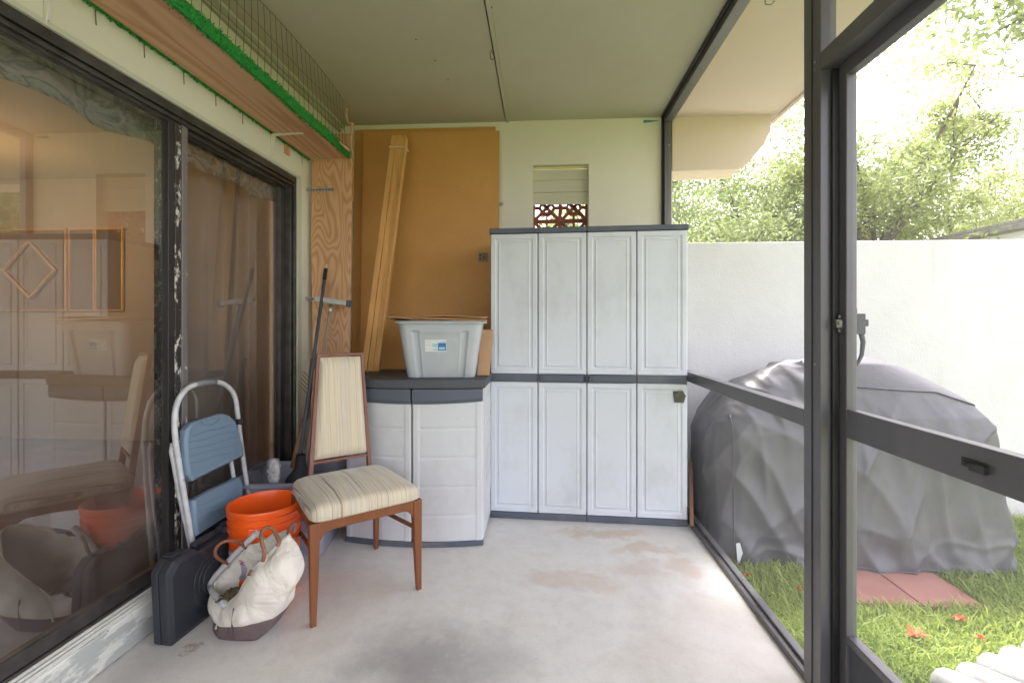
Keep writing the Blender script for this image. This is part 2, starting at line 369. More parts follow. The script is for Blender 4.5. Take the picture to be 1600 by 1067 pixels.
# insect screen: mostly open weave
t = NT('insect screen')
tr = t.n('BsdfTransparent', Color=(.95, .95, .95)); df = t.n('BsdfDiffuse', Color=(.42, .42, .42)); tl = t.n('BsdfTranslucent', Color=(.42, .42, .42))
a_ = t.n('AddShader'); t.t.links.new(df.outputs[0], a_.inputs[0]); t.t.links.new(tl.outputs[0], a_.inputs[1])
m1 = t.n('MixShader'); m1.inputs[0].default_value = .065; t.t.links.new(tr.outputs[0], m1.inputs[1]); t.t.links.new(a_.outputs[0], m1.inputs[2])
t.t.links.new(m1.outputs[0], t.out.inputs[0]); M['screen'] = t.m
# grill cover
t = NT('grey vinyl cover')
n1 = t.noise(2.2, 5, None, .6); n2 = t.noise(5, 4, t.co((1, 1, .35), rot=(0, .35, 0)), .5, .8)
M['cover'] = t.pbr(t.ramp(n1, [(.35, (.074, .074, .088)), (.7, (.108, .102, .110))]), t.ramp(n1, [(.3, .38), (.7, .52)]), 0.0, t.bump(t.noise(400, 2), .1, .001, t.bump(n2, .12, .03)), .5)
M['coverseam'] = plain('cover seam', (.035, .035, .04), rough=.5)
M['paver'] = plain('red concrete paver', (.40, .19, .155), (.33, .15, .125), scale=6, rough=.9, bump=.4, bs=120)
M['whiteconc'] = plain('white concrete', (.36, .36, .36), (.25, .25, .25), scale=9, rough=.8, bump=.5, bs=60)
M['petal'] = plain('orange petals', (.75, .10, .03), (.6, .05, .02), rough=.6, scale=40)
M['fencegrey'] = plain('weathered grey boards', (.32, .30, .28), (.2, .19, .18), rough=.9, scale=10)
M['clear'] = plain('crumpled clear plastic', (.5, .5, .52), (.3, .3, .3), scale=50, rough=.15, bump=1.0, bs=60)
M['bark'] = plain('grey bark', (.16, .13, .10), (.09, .075, .06), scale=12, rough=.95, bump=.8, bs=30)
M['bristle'] = plain('black bristle', (.02, .02, .022), rough=.7, bump=.6, bs=200)
def leafmat(name, c1, c2, trans=.5):
    t = NT(name); g = t.n('NewGeometry'); f = g.outputs['Random Per Island']
    col = t.mix(f, c1, c2); cl = t.ramp(t.noise(.9, 3), [(.35, 0.0), (.65, .55)]); col = t.mix(cl, col, tuple(x * 1.5 for x in c2))
    d = t.n('BsdfPrincipled', **{'Base Color': col, 'Roughness': .5}); l = t.n('BsdfTranslucent', Color=col)
    m = t.n('MixShader'); m.inputs[0].default_value = trans; t.t.links.new(d.outputs[0], m.inputs[1]); t.t.links.new(l.outputs[0], m.inputs[2])
    t.t.links.new(m.outputs[0], t.out.inputs[0]); return t.m
M['leaf'] = leafmat('tree leaves', (.09, .135, .045), (.20, .235, .09))
M['leaf2'] = leafmat('yellow green leaves', (.12, .17, .05), (.27, .30, .11))
M['grass'] = leafmat('grass blades', (.13, .24, .035), (.36, .42, .10), .42)
M['turf'] = plain('green plastic turf', (.01, .20, .025), (.02, .34, .06), scale=120, rough=.4, bump=.8, bs=150, detail=2)

# ------------------------------------------------------------------ helper: text laid as curve -> mesh
def text_mesh(name, body, size, origin, xdir, updir, mt, parent, depth=.0006):
    cu = bpy.data.curves.new(name, 'FONT'); cu.body = body; cu.size = size; cu.extrude = depth; cu.align_x = 'CENTER'; cu.align_y = 'CENTER'
    tmp = bpy.data.objects.new(name + '_tmp', cu); COL.objects.link(tmp)
    dg = bpy.context.evaluated_depsgraph_get(); me = bpy.data.meshes.new_from_object(tmp.evaluated_get(dg)); bpy.data.objects.remove(tmp)
    x = Vector(xdir).normalized(); u = Vector(updir).normalized(); z = x.cross(u)
    mtx = Matrix((x, u, z)).transposed().to_4x4(); mtx.translation = Vector(origin)
    p = parent
    while p.parent: p = p.parent
    me.transform(ROOT[p.name].inverted() @ mtx); me.materials.clear(); me.materials.append(mt)
    o = bpy.data.objects.new(name, me); COL.objects.link(o); o.parent = parent; return o

# ================================================================== SETTING
XW = -1.57                                   # house wall face
XS = .90                                     # inner face of screen wall
YB = 3.58                                    # back wall face
ZC = 2.76
def struct(o): o['kind'] = 'structure'; return o
o = MB().box(-1.6, .97, -1.35, YB + .05, -.25, 0).build('patio_floor', M['floor'], base=(FL0.x, FL0.y, -.15)); struct(o)
g = MB(); g.add([(-60, -60, -.15), (60, -60, -.15), (60, 60, -.15), (-60, 60, -.15)], [(0, 1, 2, 3)])
o = g.build('lawn_ground', M['ground']); struct(o)
# ceiling
cl = MB(); cl.box(XW - .2, -.2735, -1.35, YB + .1, ZC, ZC + .05); cl.box(-.2665, XS + .07, -1.35, YB + .1, ZC + .003, ZC + .05)
cl.box(-.30, -.25, -1.35, YB + .1, ZC + .05, ZC + .08)
o = cl.build('ceiling', M['ceil']); struct(o)
cv = thing('ceiling_trim', 'thin painted batten over the ceiling panel seam', 'trim', (-.27, 0, ZC), 0)
MB().beam((-.255, -1.35, ZC - .004), (-.255, YB, ZC - .004), .022, .008).build('batten', M['ceil'], cv, bevel=.002)
mb = MB()
for (px, py) in ((768, 12), (768, 80), (777, 92), (650, 62), (680, 95), (700, 125)):
    p = W(px, py, Z=ZC - .004); mb.lathe((p.x, p.y, ZC - .004), [(.004, 0), (.003, -.004)], 8, c1=True)
mb.build('nail_head', M['rust'], cv)
hk = W(766, 82, Z=ZC)
h2 = MB(); pts = [hk, hk + Vector((0, 0, -.03))] + [hk + Vector((.012 - .012 * math.cos(a), 0, -.03 - .012 * math.sin(a))) for a in np.linspace(.2, 4.2, 8)]
tag(h2.tube(pts, .0018, 6).build('cup_hook', M['rust']), 'small rusty cup hook screwed into the ceiling seam', 'hook')
# left crown strips
cr = thing('crown_trim', 'dark green wood strip along the top of the house wall', 'trim', (XW, 0, ZC - .05))
MB().box(XW + .001, XW + .022, -1.35, YB - .002, ZC - .045, ZC - .001).build('strip', M['ceil_dk'], cr, bevel=.003)
MB().box(XW + .023, XW + .055, -1.35, YB - .002, ZC - .018, ZC - .002).build('strip', M['trim_green'], cr, bevel=.003)

# roof above and soffit
rf = thing('roof_overhang', 'beige stucco roof overhang outside the screen', 'roof', (1.3, 0, ZC))
MB().box(XS + .075, 1.72, -1.35, YB - .001, ZC + .0, ZC + .14).build('soffit', M['soffit'], rf)
MB().box(1.721, 1.75, -1.35, YB + .25, ZC - .02, ZC + .2).build('fascia', M['soffit'], rf, bevel=.003)
MB().box(-6.2, 1.72, -1.35, YB + .6, ZC + .2, ZC + .3).build('roof_slab', M['fpanel'], rf)
mb = MB(); mb.beam((XS + .09, -1.35, ZC - .006), (XS + .09, YB - .002, ZC - .006), .03, .012)
mb.build('edge_bead', M['soffit'], rf, bevel=.003)
p1 = W(1195, 0, Z=ZC)
mb = MB(); mb.tube([p1 + Vector((0, 0, .0)), p1 + Vector((0, -.01, -.03)), p1 + Vector((.015, -.03, -.045)), p1 + Vector((.03, -.03, -.03)), p1 + Vector((.03, -.01, -.015))], .003, 6)
tag(mb.build('ceiling_hook', M['chrome']), 'curled metal hook hanging from the beige soffit', 'hook')
# wing beam at the end wall
wb = MB(); pl = [W(x, y, Y=YB) for x, y in ((1048, 186), (1206, 181), (1205, 202), (1194, 226), (1172, 252), (1158, 264), (1048, 268))]
pl = [Vector((p.x, YB, p.z)) for p in pl]
pl[1].z = pl[0].z = ZC + .002
wb.prism(pl, (0, .24, 0)); tag(wb.build('beam_end', M['soffit'], bevel=.004), 'curved beige end beam hanging below the soffit at the wall', 'beam')

# back wall with vent opening
V0 = W(833, 258, Y=YB); V1 = W(920, 258, Y=YB); vx0, vx1, vz1 = V0.x, V1.x, V0.z; vz0 = 1.45
bw = thing('end_wall', 'cream stucco wall behind the cabinets with a vent opening', 'wall', (0, YB, 0))
mb = MB(); mb.box(-1.75, vx0, YB, YB + .2, -.15, ZC + .2); mb.box(vx1, .969, YB, YB + .2, -.15, ZC + .2)
mb.box(vx0, vx1, YB, YB + .2, -.15, vz0); mb.box(vx0, vx1, YB, YB + .2, vz1, ZC + .2)
mb.build('wall', M['wall_cream'], bw)
zz = [vz1 - .02, W(833, 283, Y=YB + .06).z, W(833, 302, Y=YB + .06).z, W(833, 321, Y=YB + .06).z]
for i in range(3):
    mb = MB(); mb.box(vx0 - .01, vx1 + .01, YB + .055 - i * .004, YB + .075 - i * .004, zz[i + 1] + .002, zz[i] - .002)
    mb.build('vent_board', M['board_cream'], bw, bevel=.003)
MB().box(vx0 + .003, vx1 - .003, YB + .03, YB + .05, vz1 - .02, vz1 - .004).build('vent_rail', plain('yellow stained rail', (.66, .60, .30), (.6, .56, .36), rough=.6), bw, bevel=.003)
# patched wall edges, nail
mb = MB(); p = W(1018, 190, Y=YB)
mb.add([(p.x - .06, YB - .0015, p.z + .012), (p.x + .05, YB - .0015, p.z + .004), (p.x + .05, YB - .0015, p.z + .000), (p.x - .06, YB - .0015, p.z - .012)], [(0, 1, 2, 3)])
mb.build('tape_scrap', M['bluetape'], bw)
p = W(782, 319, Y=YB); mb = MB(); mb.box(p.x - .012, p.x + .022, YB - .012, YB - .002, p.z - .012, p.z + .012); mb.box(p.x + .004, p.x + .01, YB - .03, YB - .012, p.z - .003, p.z + .003)
mb.build('wall_clip', M['galv'], bw, bevel=.002)
# breeze blocks in the opening
bb = thing('breeze_block_screen', 'pierced red brown block screen in the wall vent', 'block screen', ((vx0 + vx1) / 2, YB + .12, vz0))
bwid = (vx1 - vx0) / 2
for i in range(2):
    for k in range(3):
        x0 = vx0 + i * bwid; z1 = vz1 - .19 - .0 - k * bwid; z0 = z1 - bwid; mb = MB(); cx, cz = x0 + bwid / 2, (z0 + z1) / 2; y0, y1 = YB + .10, YB + .17; w = .014
        if z0 < vz0 - .05: continue
        mb.box(x0, x0 + w, y0, y1, z0, z1); mb.box(x0 + bwid - w, x0 + bwid, y0, y1, z0, z1); mb.box(x0 + w, x0 + bwid - w, y0, y1, z0, z0 + w * .7); mb.box(x0 + w, x0 + bwid - w, y0, y1, z1 - w * .7, z1)
        for sx in (-1, 1):
            mb.beam((cx - sx * bwid * .46, (y0 + y1) / 2, cz - bwid * .46), (cx + sx * bwid * .46, (y0 + y1) / 2, cz + bwid * .46), .066, .018, up=(sx * -1, 0, 1))
        r = bwid * .27; q = [Vector((cx + r * math.cos(a), (y0 + y1) / 2 - .002, cz + r * math.sin(a))) for a in np.linspace(0, 2 * PI, 7)]
        for a_, b_ in zip(q[:-1], q[1:]): mb.beam(a_, b_, .07, .016, up=(a_ + b_) / 2 - Vector((cx, (y0 + y1) / 2, cz)))
        for dx, dz in ((0, 1), (1, 0), (0, -1), (-1, 0)):
            mb.beam((cx + dx * r, (y0 + y1) / 2 + .002, cz + dz * r), (cx + dx * bwid * .48, (y0 + y1) / 2 + .002, cz + dz * bwid * .48), .06, .014, up=(dz, 0, dx))
        mb.build('block', M['breeze'], bb)
# garden wall
gw = thing('garden_wall', 'long white stucco garden wall beyond the covered grill', 'wall', (4, YB + .1, -.15))
ztop = W(1300, 377, Y=YB).z
MB().box(.971, 12, YB, YB + .18, -.2, ztop).build('wall', M['garden'], gw, bevel=.006)
# neighbour fence beyond
nf = thing('neighbour_fence', 'weathered grey fence top seen above the white garden wall at right', 'fence', (5.0, 5, 0))
mb = MB(); XN = 5.0; zn = 2.30
mb.box(XN, XN + .04, 3.8, 6.4, -.15, zn - .1); mb.build('panel', M['fpanel'], nf)
mb = MB(); mb.box(XN - .06, XN + .12, 3.8, 6.4, zn - .08, zn - .02); mb.box(XN - .03, XN + .09, 3.8, 6.4, zn - .018, zn + .03); mb.build('cap', M['fencegrey'], nf, bevel=.01)

# house wall
DY0, DY1 = .96, 2.945; DZ0, DZ1 = .155, 2.165
hw = thing('house_wall', 'pale green house wall above and around the glass door', 'wall', (XW, 0, 0))
mb = MB()
mb.box(XW - .15, XW, -3, YB - .001, DZ1, ZC + .2); mb.box(XW - .15, XW, DY1, YB - .001, 0, DZ1); mb.box(XW - .15, XW, -3, DY0, 0, DZ1)
mb.build('wall', M['wall_green'], hw)
mb = MB(); mb.box(XW + .001, XW + .008, DY0 - .05, DY1 + .05, DZ1 + .001, DZ1 + .02); mb.box(XW + .001, XW + .008, DY1 + .001, DY1 + .055, .16, DZ1)
mb.build('door_casing', M['trim_green'], hw, bevel=.002)
# curb under door
cb = thing('door_curb', 'chipped white painted curb under the glass door', 'curb', (XW, 2, 0))
MB().box(XW - .15, -1.540, -1.35, DY1 + .1, 0.0005, .14).build('curb', M['curb'], cb, bevel=.01)
mb = MB()
for i, xx in enumerate((-1.549, -1.564, -1.580)): mb.box(xx - .006, xx + .002, DY0, DY1, .141, .150 + i * .004)
mb.box(-1.60, -1.543, DY0, DY1, .1405, .146)
mb.build('sill_track', M['whitemetal'], cb, bevel=.0015)

# ------------------------------------------------------------------ sliding door
XD = -1.60
sdn = thing('sliding_glass_door', 'dark framed two panel sliding glass door in the house wall', 'door', (XD, 2.1, .15))
fr = MB()
fr.box(-1.66, -1.585, DY1 - .035, DY1, DZ0, DZ1); fr.box(-1.66, -1.585, DY0, DY0 + .03, DZ0, DZ1)
fr.box(-1.66, -1.58, DY0, DY1, DZ1 - .028, DZ1); fr.box(-1.66, -1.585, DY0, DY1, .147, .168)
fr.box(-1.582, -1.568, DY0, DY1, DZ1 - .04, DZ1 - .001); fr.box(-1.582, -1.568, DY1 - .018, DY1 - .001, DZ0, DZ1 - .04)
fr.build('door_frame', M['bronze2'], sdn, bevel=.002)
mb = MB(); mb.box(-1.59, -1.575, DY0, DY1, DZ1 - .062, DZ1 - .045); mb.box(-1.612, -1.598, DY0, DY1, DZ1 - .08, DZ1 - .03)
mb.build('top_track', M['bronze2'], sdn, bevel=.002)
def panel(xp, y0, y1, name, farstile, nearstile, fm, nm):
    z0, z1 = .17, DZ1 - .03
    p = MB(); p.box(xp - .016, xp + .012, y0, y1, z1 - .045, z1); p.box(xp - .016, xp + .012, y0, y1, z0, z0 + .055); p.box(xp + .0121, xp + .016, y0, y1, z0 + .045, z0 + .052); 
    pf = p.build(name, M['bronze2'], sdn, bevel=.0025)
    MB().box(xp - .018, xp + .014, y1 - farstile, y1, z0, z1).build('stile', fm, pf, bevel=.002)
    MB().box(xp - .018, xp + .014, y0, y0 + nearstile, z0, z1).build('stile', nm, pf, bevel=.002)
    gz = MB(); gz.add([(xp - .002, y0 + nearstile, z0 + .05), (xp - .002, y1 - farstile, z0 + .05), (xp - .002, y1 - farstile, z1 - .04), (xp - .002, y0 + nearstile, z1 - .04)], [(0, 1, 2, 3)])
    gz.build('glass', M['glass'], pf, fix=False); return pf
YM = 1.96
panel(-1.602, DY0 + .03, YM, 'sliding_panel', .035, .04, M['stileblack'], M['bronze2'])
panel(-1.640, YM - .03, DY1 - .035, 'fixed_panel', .05, .05, M['bronze2'], M['flaked'])
MB().box(-1.615, -1.587, YM + .002, YM + .036, .17, DZ1 - .03).build('meeting_stile', M['flaked'], sdn, bevel=.002)
MB().box(-1.62, -1.583, YM + .037, YM + .070, .17, DZ1 - .03).build('interlock_strip', M['specked'], sdn, bevel=.002)

# room behind the glass
o = MB().box(-6, -1.722, -2, 4.4, .06, .145).build('carpet', M['carpet']); struct(o)
mb = MB(); mb.box(-6, -1.722, 4.2, 4.3, .146, 2.6); mb.box(-6.1, -6, -2, 4.3, .146, 2.6); mb.box(-6, -1.722, -2.1, -2, .146, 2.6)
o = mb.build('room_walls', M['room_wall']); struct(o)
o = MB().box(-6.1, -1.722, -2.1, 4.3, 2.601, 2.65).build('room_ceiling', M['room_wall']); struct(o)
mr = thing('wall_mirror', 'brass trimmed mirror panels on the far wall inside the room', 'mirror', (-4.5, 4.18, 1.35))
YR = 4.195
def mz(y): return W(100, y, Y=YR).z
zt, zb = mz(360), mz(484)
edges = [(-60, 104), (112, 148), (153, 192)]
for a_, b_ in edges:
    xa, xb = W(a_, 400, Y=YR).x, W(b_, 400, Y=YR).x
    pm = MB().box(xa, xb, YR - .01, YR, zb, zt).build('mirror_panel', M['mirror'], mr)
    mb = MB(); e = .012
    mb.box(xa - e, xa, YR - .02, YR, zb - e, zt + e); mb.box(xb, xb + e, YR - .02, YR, zb - e, zt + e); mb.box(xa, xb, YR - .02, YR, zt, zt + e); mb.box(xa, xb, YR - .02, YR, zb - e, zb)
    mb.build('brass_frame', M['brass'], pm)
dm = [W(x, y, Y=YR - .03) for x, y in ((44, 377), (85, 422), (46, 466), (4, 422))]
mb = MB()
for i in range(4): mb.beam(dm[i], dm[(i + 1) % 4], .01, .02, up=(0, 1, 0))
mb.build('diamond_trim', M['brass'], mr)
lp = thing('room_lamp', 'small warm glowing lamp reflected in the room mirror', 'lamp', (-4.3, 3.0, 1.75))
MB().lathe((-4.3, 3.0, 1.75), [(.01, .02), (.08, .05), (.10, .12), (.08, .19), (.01, .22)], 24, c1=True).build('lamp_globe', M['glow'], lp)
MB().lathe((-4.3, 3.0, .15), [(.13, 0), (.13, .02), (.015, .04), (.012, 1.60), (.03, 1.615)], 24, c1=True).build('lamp_stand', M['brass'], lp)
# drape and valance
dr = MB()
def drf(u, v):
    y = 2.12 + u * .90; return Vector((-1.80 + .022 * math.sin(u * 46 + 2 * math.sin(u * 9)) + .012 * math.sin(u * 17 + 2), y, .2 + v * 1.86))
dr.grid(drf, 240, 4); tag(dr.build('drape', M['drape'], solid=.003), 'brown pleated drape hanging inside the right glass panel', 'curtain')
va = MB()
def vaf(u, v):
    y = .85 + u * 2.1; return Vector((-1.705 + .012 * math.sin(u * 40 + v * 3) + .01 * noise.noise(Vector((y * 6, v * 3, 0))), y, 2.0 + .012 * math.sin(u * 26) * (1 - v) + v * .14))
va.grid(vaf, 200, 8); tag(va.build('valance', M['valance'], solid=.003), 'marbled green valance across the top inside the glass door', 'valance')

# ------------------------------------------------------------------ screen enclosure
se = thing('screen_enclosure', 'dark bronze aluminium screen wall along the patio edge', 'screen wall', (XS, 2.5, 0))
XO = XS + .05
PY0, PY1 = 1.589, 1.687           # near post
def part(name, args, mt=M['bronze'], bv=.002): 
    mb = MB()
    for a in args: mb.box(*a)
    return mb.build(name, mt, se, bevel=bv)
part('base_sill', [(XS, XO + .01, PY1, YB - .03, .0005, .028), (XS + .02, XO, PY1, YB - .03, .028, .042)])
part('post', [(XS, XO, YB - .05, YB - .001, .0, ZC - .052)])
part('wall_gasket', [(XS - .012, XS - .001, YB - .03, YB - .001, 0, ZC - .002)], M['blackgap'])
part('post', [(XS, XO, PY0, PY1, .0, ZC - .052)])
part('post_flange', [(XS - .0025, XS - .0005, PY0 + .045, PY0 + .048, 0, ZC - .05)], M['blackgap'], 0)
part('top_beam', [(XS, XO + .01, .55, YB - .001, ZC - .05, ZC - .001)])
part('beam_gasket', [(XS - .02, XS - .001, .55, YB - .03, ZC - .016, ZC - .001)], M['blackgap'])
part('chair_rail', [(XS, XO, PY1 + .0005, YB - .051, .872, .932)])
HZ0 = 2.04; HZ1 = 2.10
part('door_header', [(XS, XO, .55, PY0 - .0005, HZ0 + .005, HZ1)])
part('post', [(XS, XO, .47, .549, 0, ZC)])
part('base_sill', [(XS, XO, -1.3, .469, .0, .04)]); part('chair_rail', [(XS, XO, -1.3, .469, .872, .925)]); part('top_beam', [(XS, XO, -1.3, .469, ZC - .05, ZC - .001)])
part('post', [(XS, XO, -.5, -.46, .041, .871), (XS, XO, -.5, -.46, .933, ZC - .051)]); part('post', [(XS, XO, -1.35, -1.3005, 0, ZC)])
part('post', [(-.4, -.35, -1.35, -1.3005, .041, ZC - .051)]); part('base_sill', [(XW, XS, -1.35, -1.3005, 0, .04)]); part('top_beam', [(XW, XS, -1.35, -1.3005, ZC - .05, ZC - .001)])
xm = XS + .028
def quad(name, pts, mt, par, kw=None): 
    mb = MB(); mb.add(pts, [(0, 1, 2, 3)]); return mb.build(name, mt, par, fix=False)
def scr(par, y0, y1, z0, z1, x=xm): return quad('screen_mesh', [(x, y0, z0), (x, y1, z0), (x, y1, z1), (x, y0, z1)], M['screen'], par)
scr(se, PY1, YB - .05, .04, .875); scr(se, PY1, YB - .05, .922, ZC - .05); scr(se, .55, PY0, HZ1, ZC - .05)
scr(se, -1.3, .47, .04, .875); scr(se, -1.3, .47, .922, ZC - .05)
quad('screen_mesh', [(XW, -1.325, .04), (XS, -1.325, .04), (XS, -1.325, ZC - .05), (XW, -1.325, ZC - .05)], M['screen'], se)
def screw(a, b, r): MB().tube([a, b], r, 8).build('screw', M['chrome'], se)
for (px, py) in ((1063, 122), (1099, 107), (1151, 22), (1045, 227)):
    p = W(px, py, X=XS - .002); screw(p + Vector((.004, 0, 0)), p + Vector((-.003, 0, 0)), .004)
for (px, py) in ((1248, 1040), (1153, 903)):
    p = W(px, py, Z=.045); screw(Vector((XS + .035, p.y, .04)), Vector((XS + .035, p.y, .046)), .006)
for zz_ in (2.085, 2.06, 1.09): screw(Vector((XS + .003, PY0 + .03, zz_)), Vector((XS - .002, PY0 + .03, zz_)), .004)
# screen door (outside face), hinged on the far side out of frame
XDr = XO + .012
sd_ = thing('screen_door', 'closed dark aluminium screen door with black kick plate', 'door', (XDr, 1.0, 0))
dz1 = HZ0 + .055
def dpart(name, args, mt=M['bronze'], bv=.0025, par=None):
    mb = MB()
    for a in args: mb.box(*a)
    return mb.build(name, mt, par or sd_, bevel=bv)
DYa, DYb = .56, 1.598
XD0, XD1 = XDr - .01, XDr + .022
dpart('stile', [(XD0, XD1, DYb - .055, DYb - .004, .012, dz1)]); dpart('stile', [(XD0, XD1, DYa, DYa + .05, .012, dz1)])
dpart('top_rail', [(XD0, XD1, DYa + .0505, DYb - .0555, HZ0 - .035, dz1)])
dpart('middle_rail', [(XD0, XD1, DYa + .0505, DYb - .0555, .868, .957)])
dpart('kick_rail', [(XD0, XD1, DYa + .0505, DYb - .0555, .225, .25)])
dpart('kick_plate', [(XDr, XDr + .006, DYa + .0505, DYb - .0555, .012, .224)], M['charcoal2'])
scr(sd_, DYa + .05, DYb - .055, .25, .868, XDr + .008); scr(sd_, DYa + .05, DYb - .055, .957, HZ0 - .035, XDr + .008)
part('door_jamb', [(XO + .0005, XO + .0015, PY0 + .001, PY0 + .045, .0, HZ0)], M['blackgap'], 0)
part('door_stop', [(XO - .02, XO, PY0 - .014, PY0 - .0008, .0, HZ0)], M['blackgap'], .001)
# latch (inside) on the stile and handle outside
lz = W(1293, 505, X=XD0).z
lt = dpart('latch', [(XD0 - .022, XD0 - .001, DYb - .042, DYb - .018, lz - .016, lz + .012), (XD0 - .012, XD0 - .001, DYb - .036, DYb - .024, lz + .013, lz + .028), (XD0 - .012, XD0 - .001, DYb - .036, DYb - .024, lz - .03, lz - .017)], M['latchm'], .003)
mb = MB(); mb.tube([(XD0 - .012, DYb - .046, lz), (XD0 - .012, DYb - .012, lz)], .006, 10); mb.build('latch_bolt', M['latchm'], lt)
hp = W(1322, 500, X=XD1 + .03); y_ = DYb - .03
mb = MB(); mb.box(XD1, XD1 + .035, y_ - .012, y_ + .012, lz - .035, lz + .03); mb.box(XD1 + .035, XD1 + .048, y_ - .006, y_ + .006, lz - .01, lz + .012); mb.tube([(XD1 + .01, y_, lz + .03), (XD1 + .01, y_, lz + .048)], .006)
mb.tube([(XD1 + .028, y_, lz - .03), (XD1 + .034, y_, lz - .06), (XD1 + .03, y_, lz - .1), (XD1 + .018, y_, lz - .128), (XD1 + .008, y_, lz - .135)], [.008, .007, .006, .005, .004], 10)
mb.build('pull_handle', M['charcoal2'], sd_, bevel=.003)
p = W(1527, 727, X=XD0)
mb = MB(); mb.box(XD0 - .004, XD0 - .0005, p.y - .028, p.y + .036, p.z - .010, p.z + .010); mb.box(XD0 - .014, XD0 - .0045, p.y - .03, p.y + .006, p.z - .013, p.z + .006)
mb.tube([(XD0 - .004, p.y + .025, p.z), (XD0 - .009, p.y + .025, p.z)], .005, 8); mb.tube([(XD0 - .004, p.y + .012, p.z - .002), (XD0 - .009, p.y + .012, p.z - .002)], .005, 8)
mb.build('latch_bracket', M['coverseam'], sd_, bevel=.0015)

# ================================================================== SHELF, MESH, WOOD
ZSH = 2.335; SX0, SX1 = XW + .015, -1.285; SY1 = 3.085
sh = thing('wall_shelf', 'long pine shelf plank edged with green artificial turf', 'shelf', ((SX0 + SX1) / 2, 1.5, ZSH))
MB().box(SX0, SX1, -.6, SY1, ZSH, ZSH + .038).build('plank', M['pine'], sh, bevel=.003)
def turf(x, name, w, zlo, zhi, seed):
    rng = np.random.RandomState(seed); n = int(2600 * (SY1 + .0)); mb = MB()
    mb.box(x - w * .35, x + w * .35, -.6, SY1 + .01, zlo + .01, zhi - .008)
    ys = rng.uniform(.2, SY1 + .015, n); sx = rng.uniform(-1, 1, n); zs = rng.uniform(zlo + .004, zhi, n); an = rng.uniform(0, 2 * PI, n)
    for y, s_, z, a in zip(ys, sx, zs, an):
        p = Vector((x + s_ * w * .4, y, z)); d = Vector((.004 * math.cos(a), .004 * math.sin(a), .0)); tip = p + Vector((s_ * w * .35 + .004 * math.cos(a * 3), .007 * math.sin(a * 2), rng.uniform(-.009, .009)))
        mb.add([p - d, p + d, tip + d * .4 + Vector((0, 0, .002)), tip - d * .4], [(0, 1, 2, 3)])
    mb.build(name, M['turf'], sh, fix=False)
turf(SX1 + .004, 'turf_edge', .020, ZSH - .012, ZSH + .058, 1)
turf(SX0 - .0035, 'turf_edge', .012, ZSH - .012, ZSH + .02, 2)
for i, py in enumerate([(149, 30), (225, 80), (287, 122), (337, 155), (379, 185), (446, 228), (472, 245)]):
    p = W(py[0], py[1], X=XW + .006); mb = MB(); mb.tube([(XW + .006, p.y, ZSH - .004), (XW + .005, p.y + .004, ZSH - .06)], .0016, 6); mb.build('hanging_wire', M['rust'], sh)
def bracket(px, zlow, nm):
    p = W(px, 210, X=XW + .01)
    b = thing('shelf_bracket', nm, 'bracket', (XW, p.y, zlow), group='white brackets under the shelf')
    mb = MB(); y = p.y; z = ZSH - .0015
    mb.prism([(XW + .001, y - .011, z), (XW + .001, y - .011, zlow), (XW + .008, y - .011, zlow), (XW + .03, y - .011, z - .018), (XW + .19, y - .011, z - .006), (XW + .19, y - .011, z)], (0, .004, 0))
    mb.box(XW + .001, XW + .0035, y - .011, y + .011, zlow, z); mb.box(XW + .001, XW + .19, y - .011, y + .011, z - .003, z)
    mb.build('bracket_arm', M['whitemetal'], b, bevel=.0012)
    mb = MB(); mb.tube([(XW + .0035, y, zlow + .015), (XW + .006, y, zlow + .015)], .004, 8); mb.build('screw', M['chrome'], b)
bracket(427, 2.20, 'white metal shelf bracket near the far end of the shelf')
bracket(78, 2.17, 'white metal shelf bracket at the top left above the door')
MB().box(XW + .001, XW + .012, 2.80, 2.85, 2.27, ZSH - .012).build('shelf_cleat', M['ply'], sh)
# welded wire mesh
wm = MB(); XM = -1.30
def wob_(y, z): return Vector((XM + .012 * math.sin(y * 3 + z * 5) + .03 * (z - ZSH) * math.sin(y * 2.1), y + .012 * math.sin(z * 9 + y * 2), z + .006 * math.sin(y * 7)))
ztopf = lambda y: 2.705 + .035 * math.sin(y * 3.1) - .05 * max(0, (1.2 - abs(y - 1.0))) * .3
for i in range(62):
    y = .1 + i * .05
    if y > SY1: break
    zt_ = ztopf(y); wm.tube([wob_(y, z) for z in np.linspace(ZSH + .0, zt_, 6)], .0011, 4, caps=False)
for z in (2.40, 2.5, 2.6):
    wm.tube([wob_(y, z) for y in np.linspace(.1, SY1, 60)], .0011, 4, caps=False)
wm.tube([wob_(y, ztopf(y)) for y in np.linspace(.1, SY1, 60)], .0014, 4, caps=False)
tag(wm.build('wire_mesh', M['wire'], fix=False), 'thin welded wire mesh standing up from the turf edged shelf', 'wire mesh')
# plywood panel under shelf end (notched)
pp = MB(); YP = 3.09
pol = [(-1.522, 0.02), (-1.522, .30), (-1.522, .62), (-1.545, .62), (-1.545, .92), (-1.50, .93), (-1.50, 1.02), (-1.535, 1.04), (-1.535, 1.26), (-1.545, 1.8), (-1.535, ZSH - .002), (-1.268, ZSH - .002), (-1.276, 1.2), (-1.28, .6), (-1.28, .02)]
pp.prism([(x, YP, z) for x, z in pol], (0, .018, 0)); tag(pp.build('plywood_sheet', M['ply'], bevel=.0015), 'tall grained plywood panel standing under the end of the shelf', 'board')
p2 = MB(); p2.box(-1.50, W(551, 220, Y=3.30).x, 3.30, 3.32, 2.1, W(540, 209, Y=3.3).z); tag(p2.build('plywood_offcut', M['ply']), 'dark plywood offcut standing behind the end of the shelf', 'board')
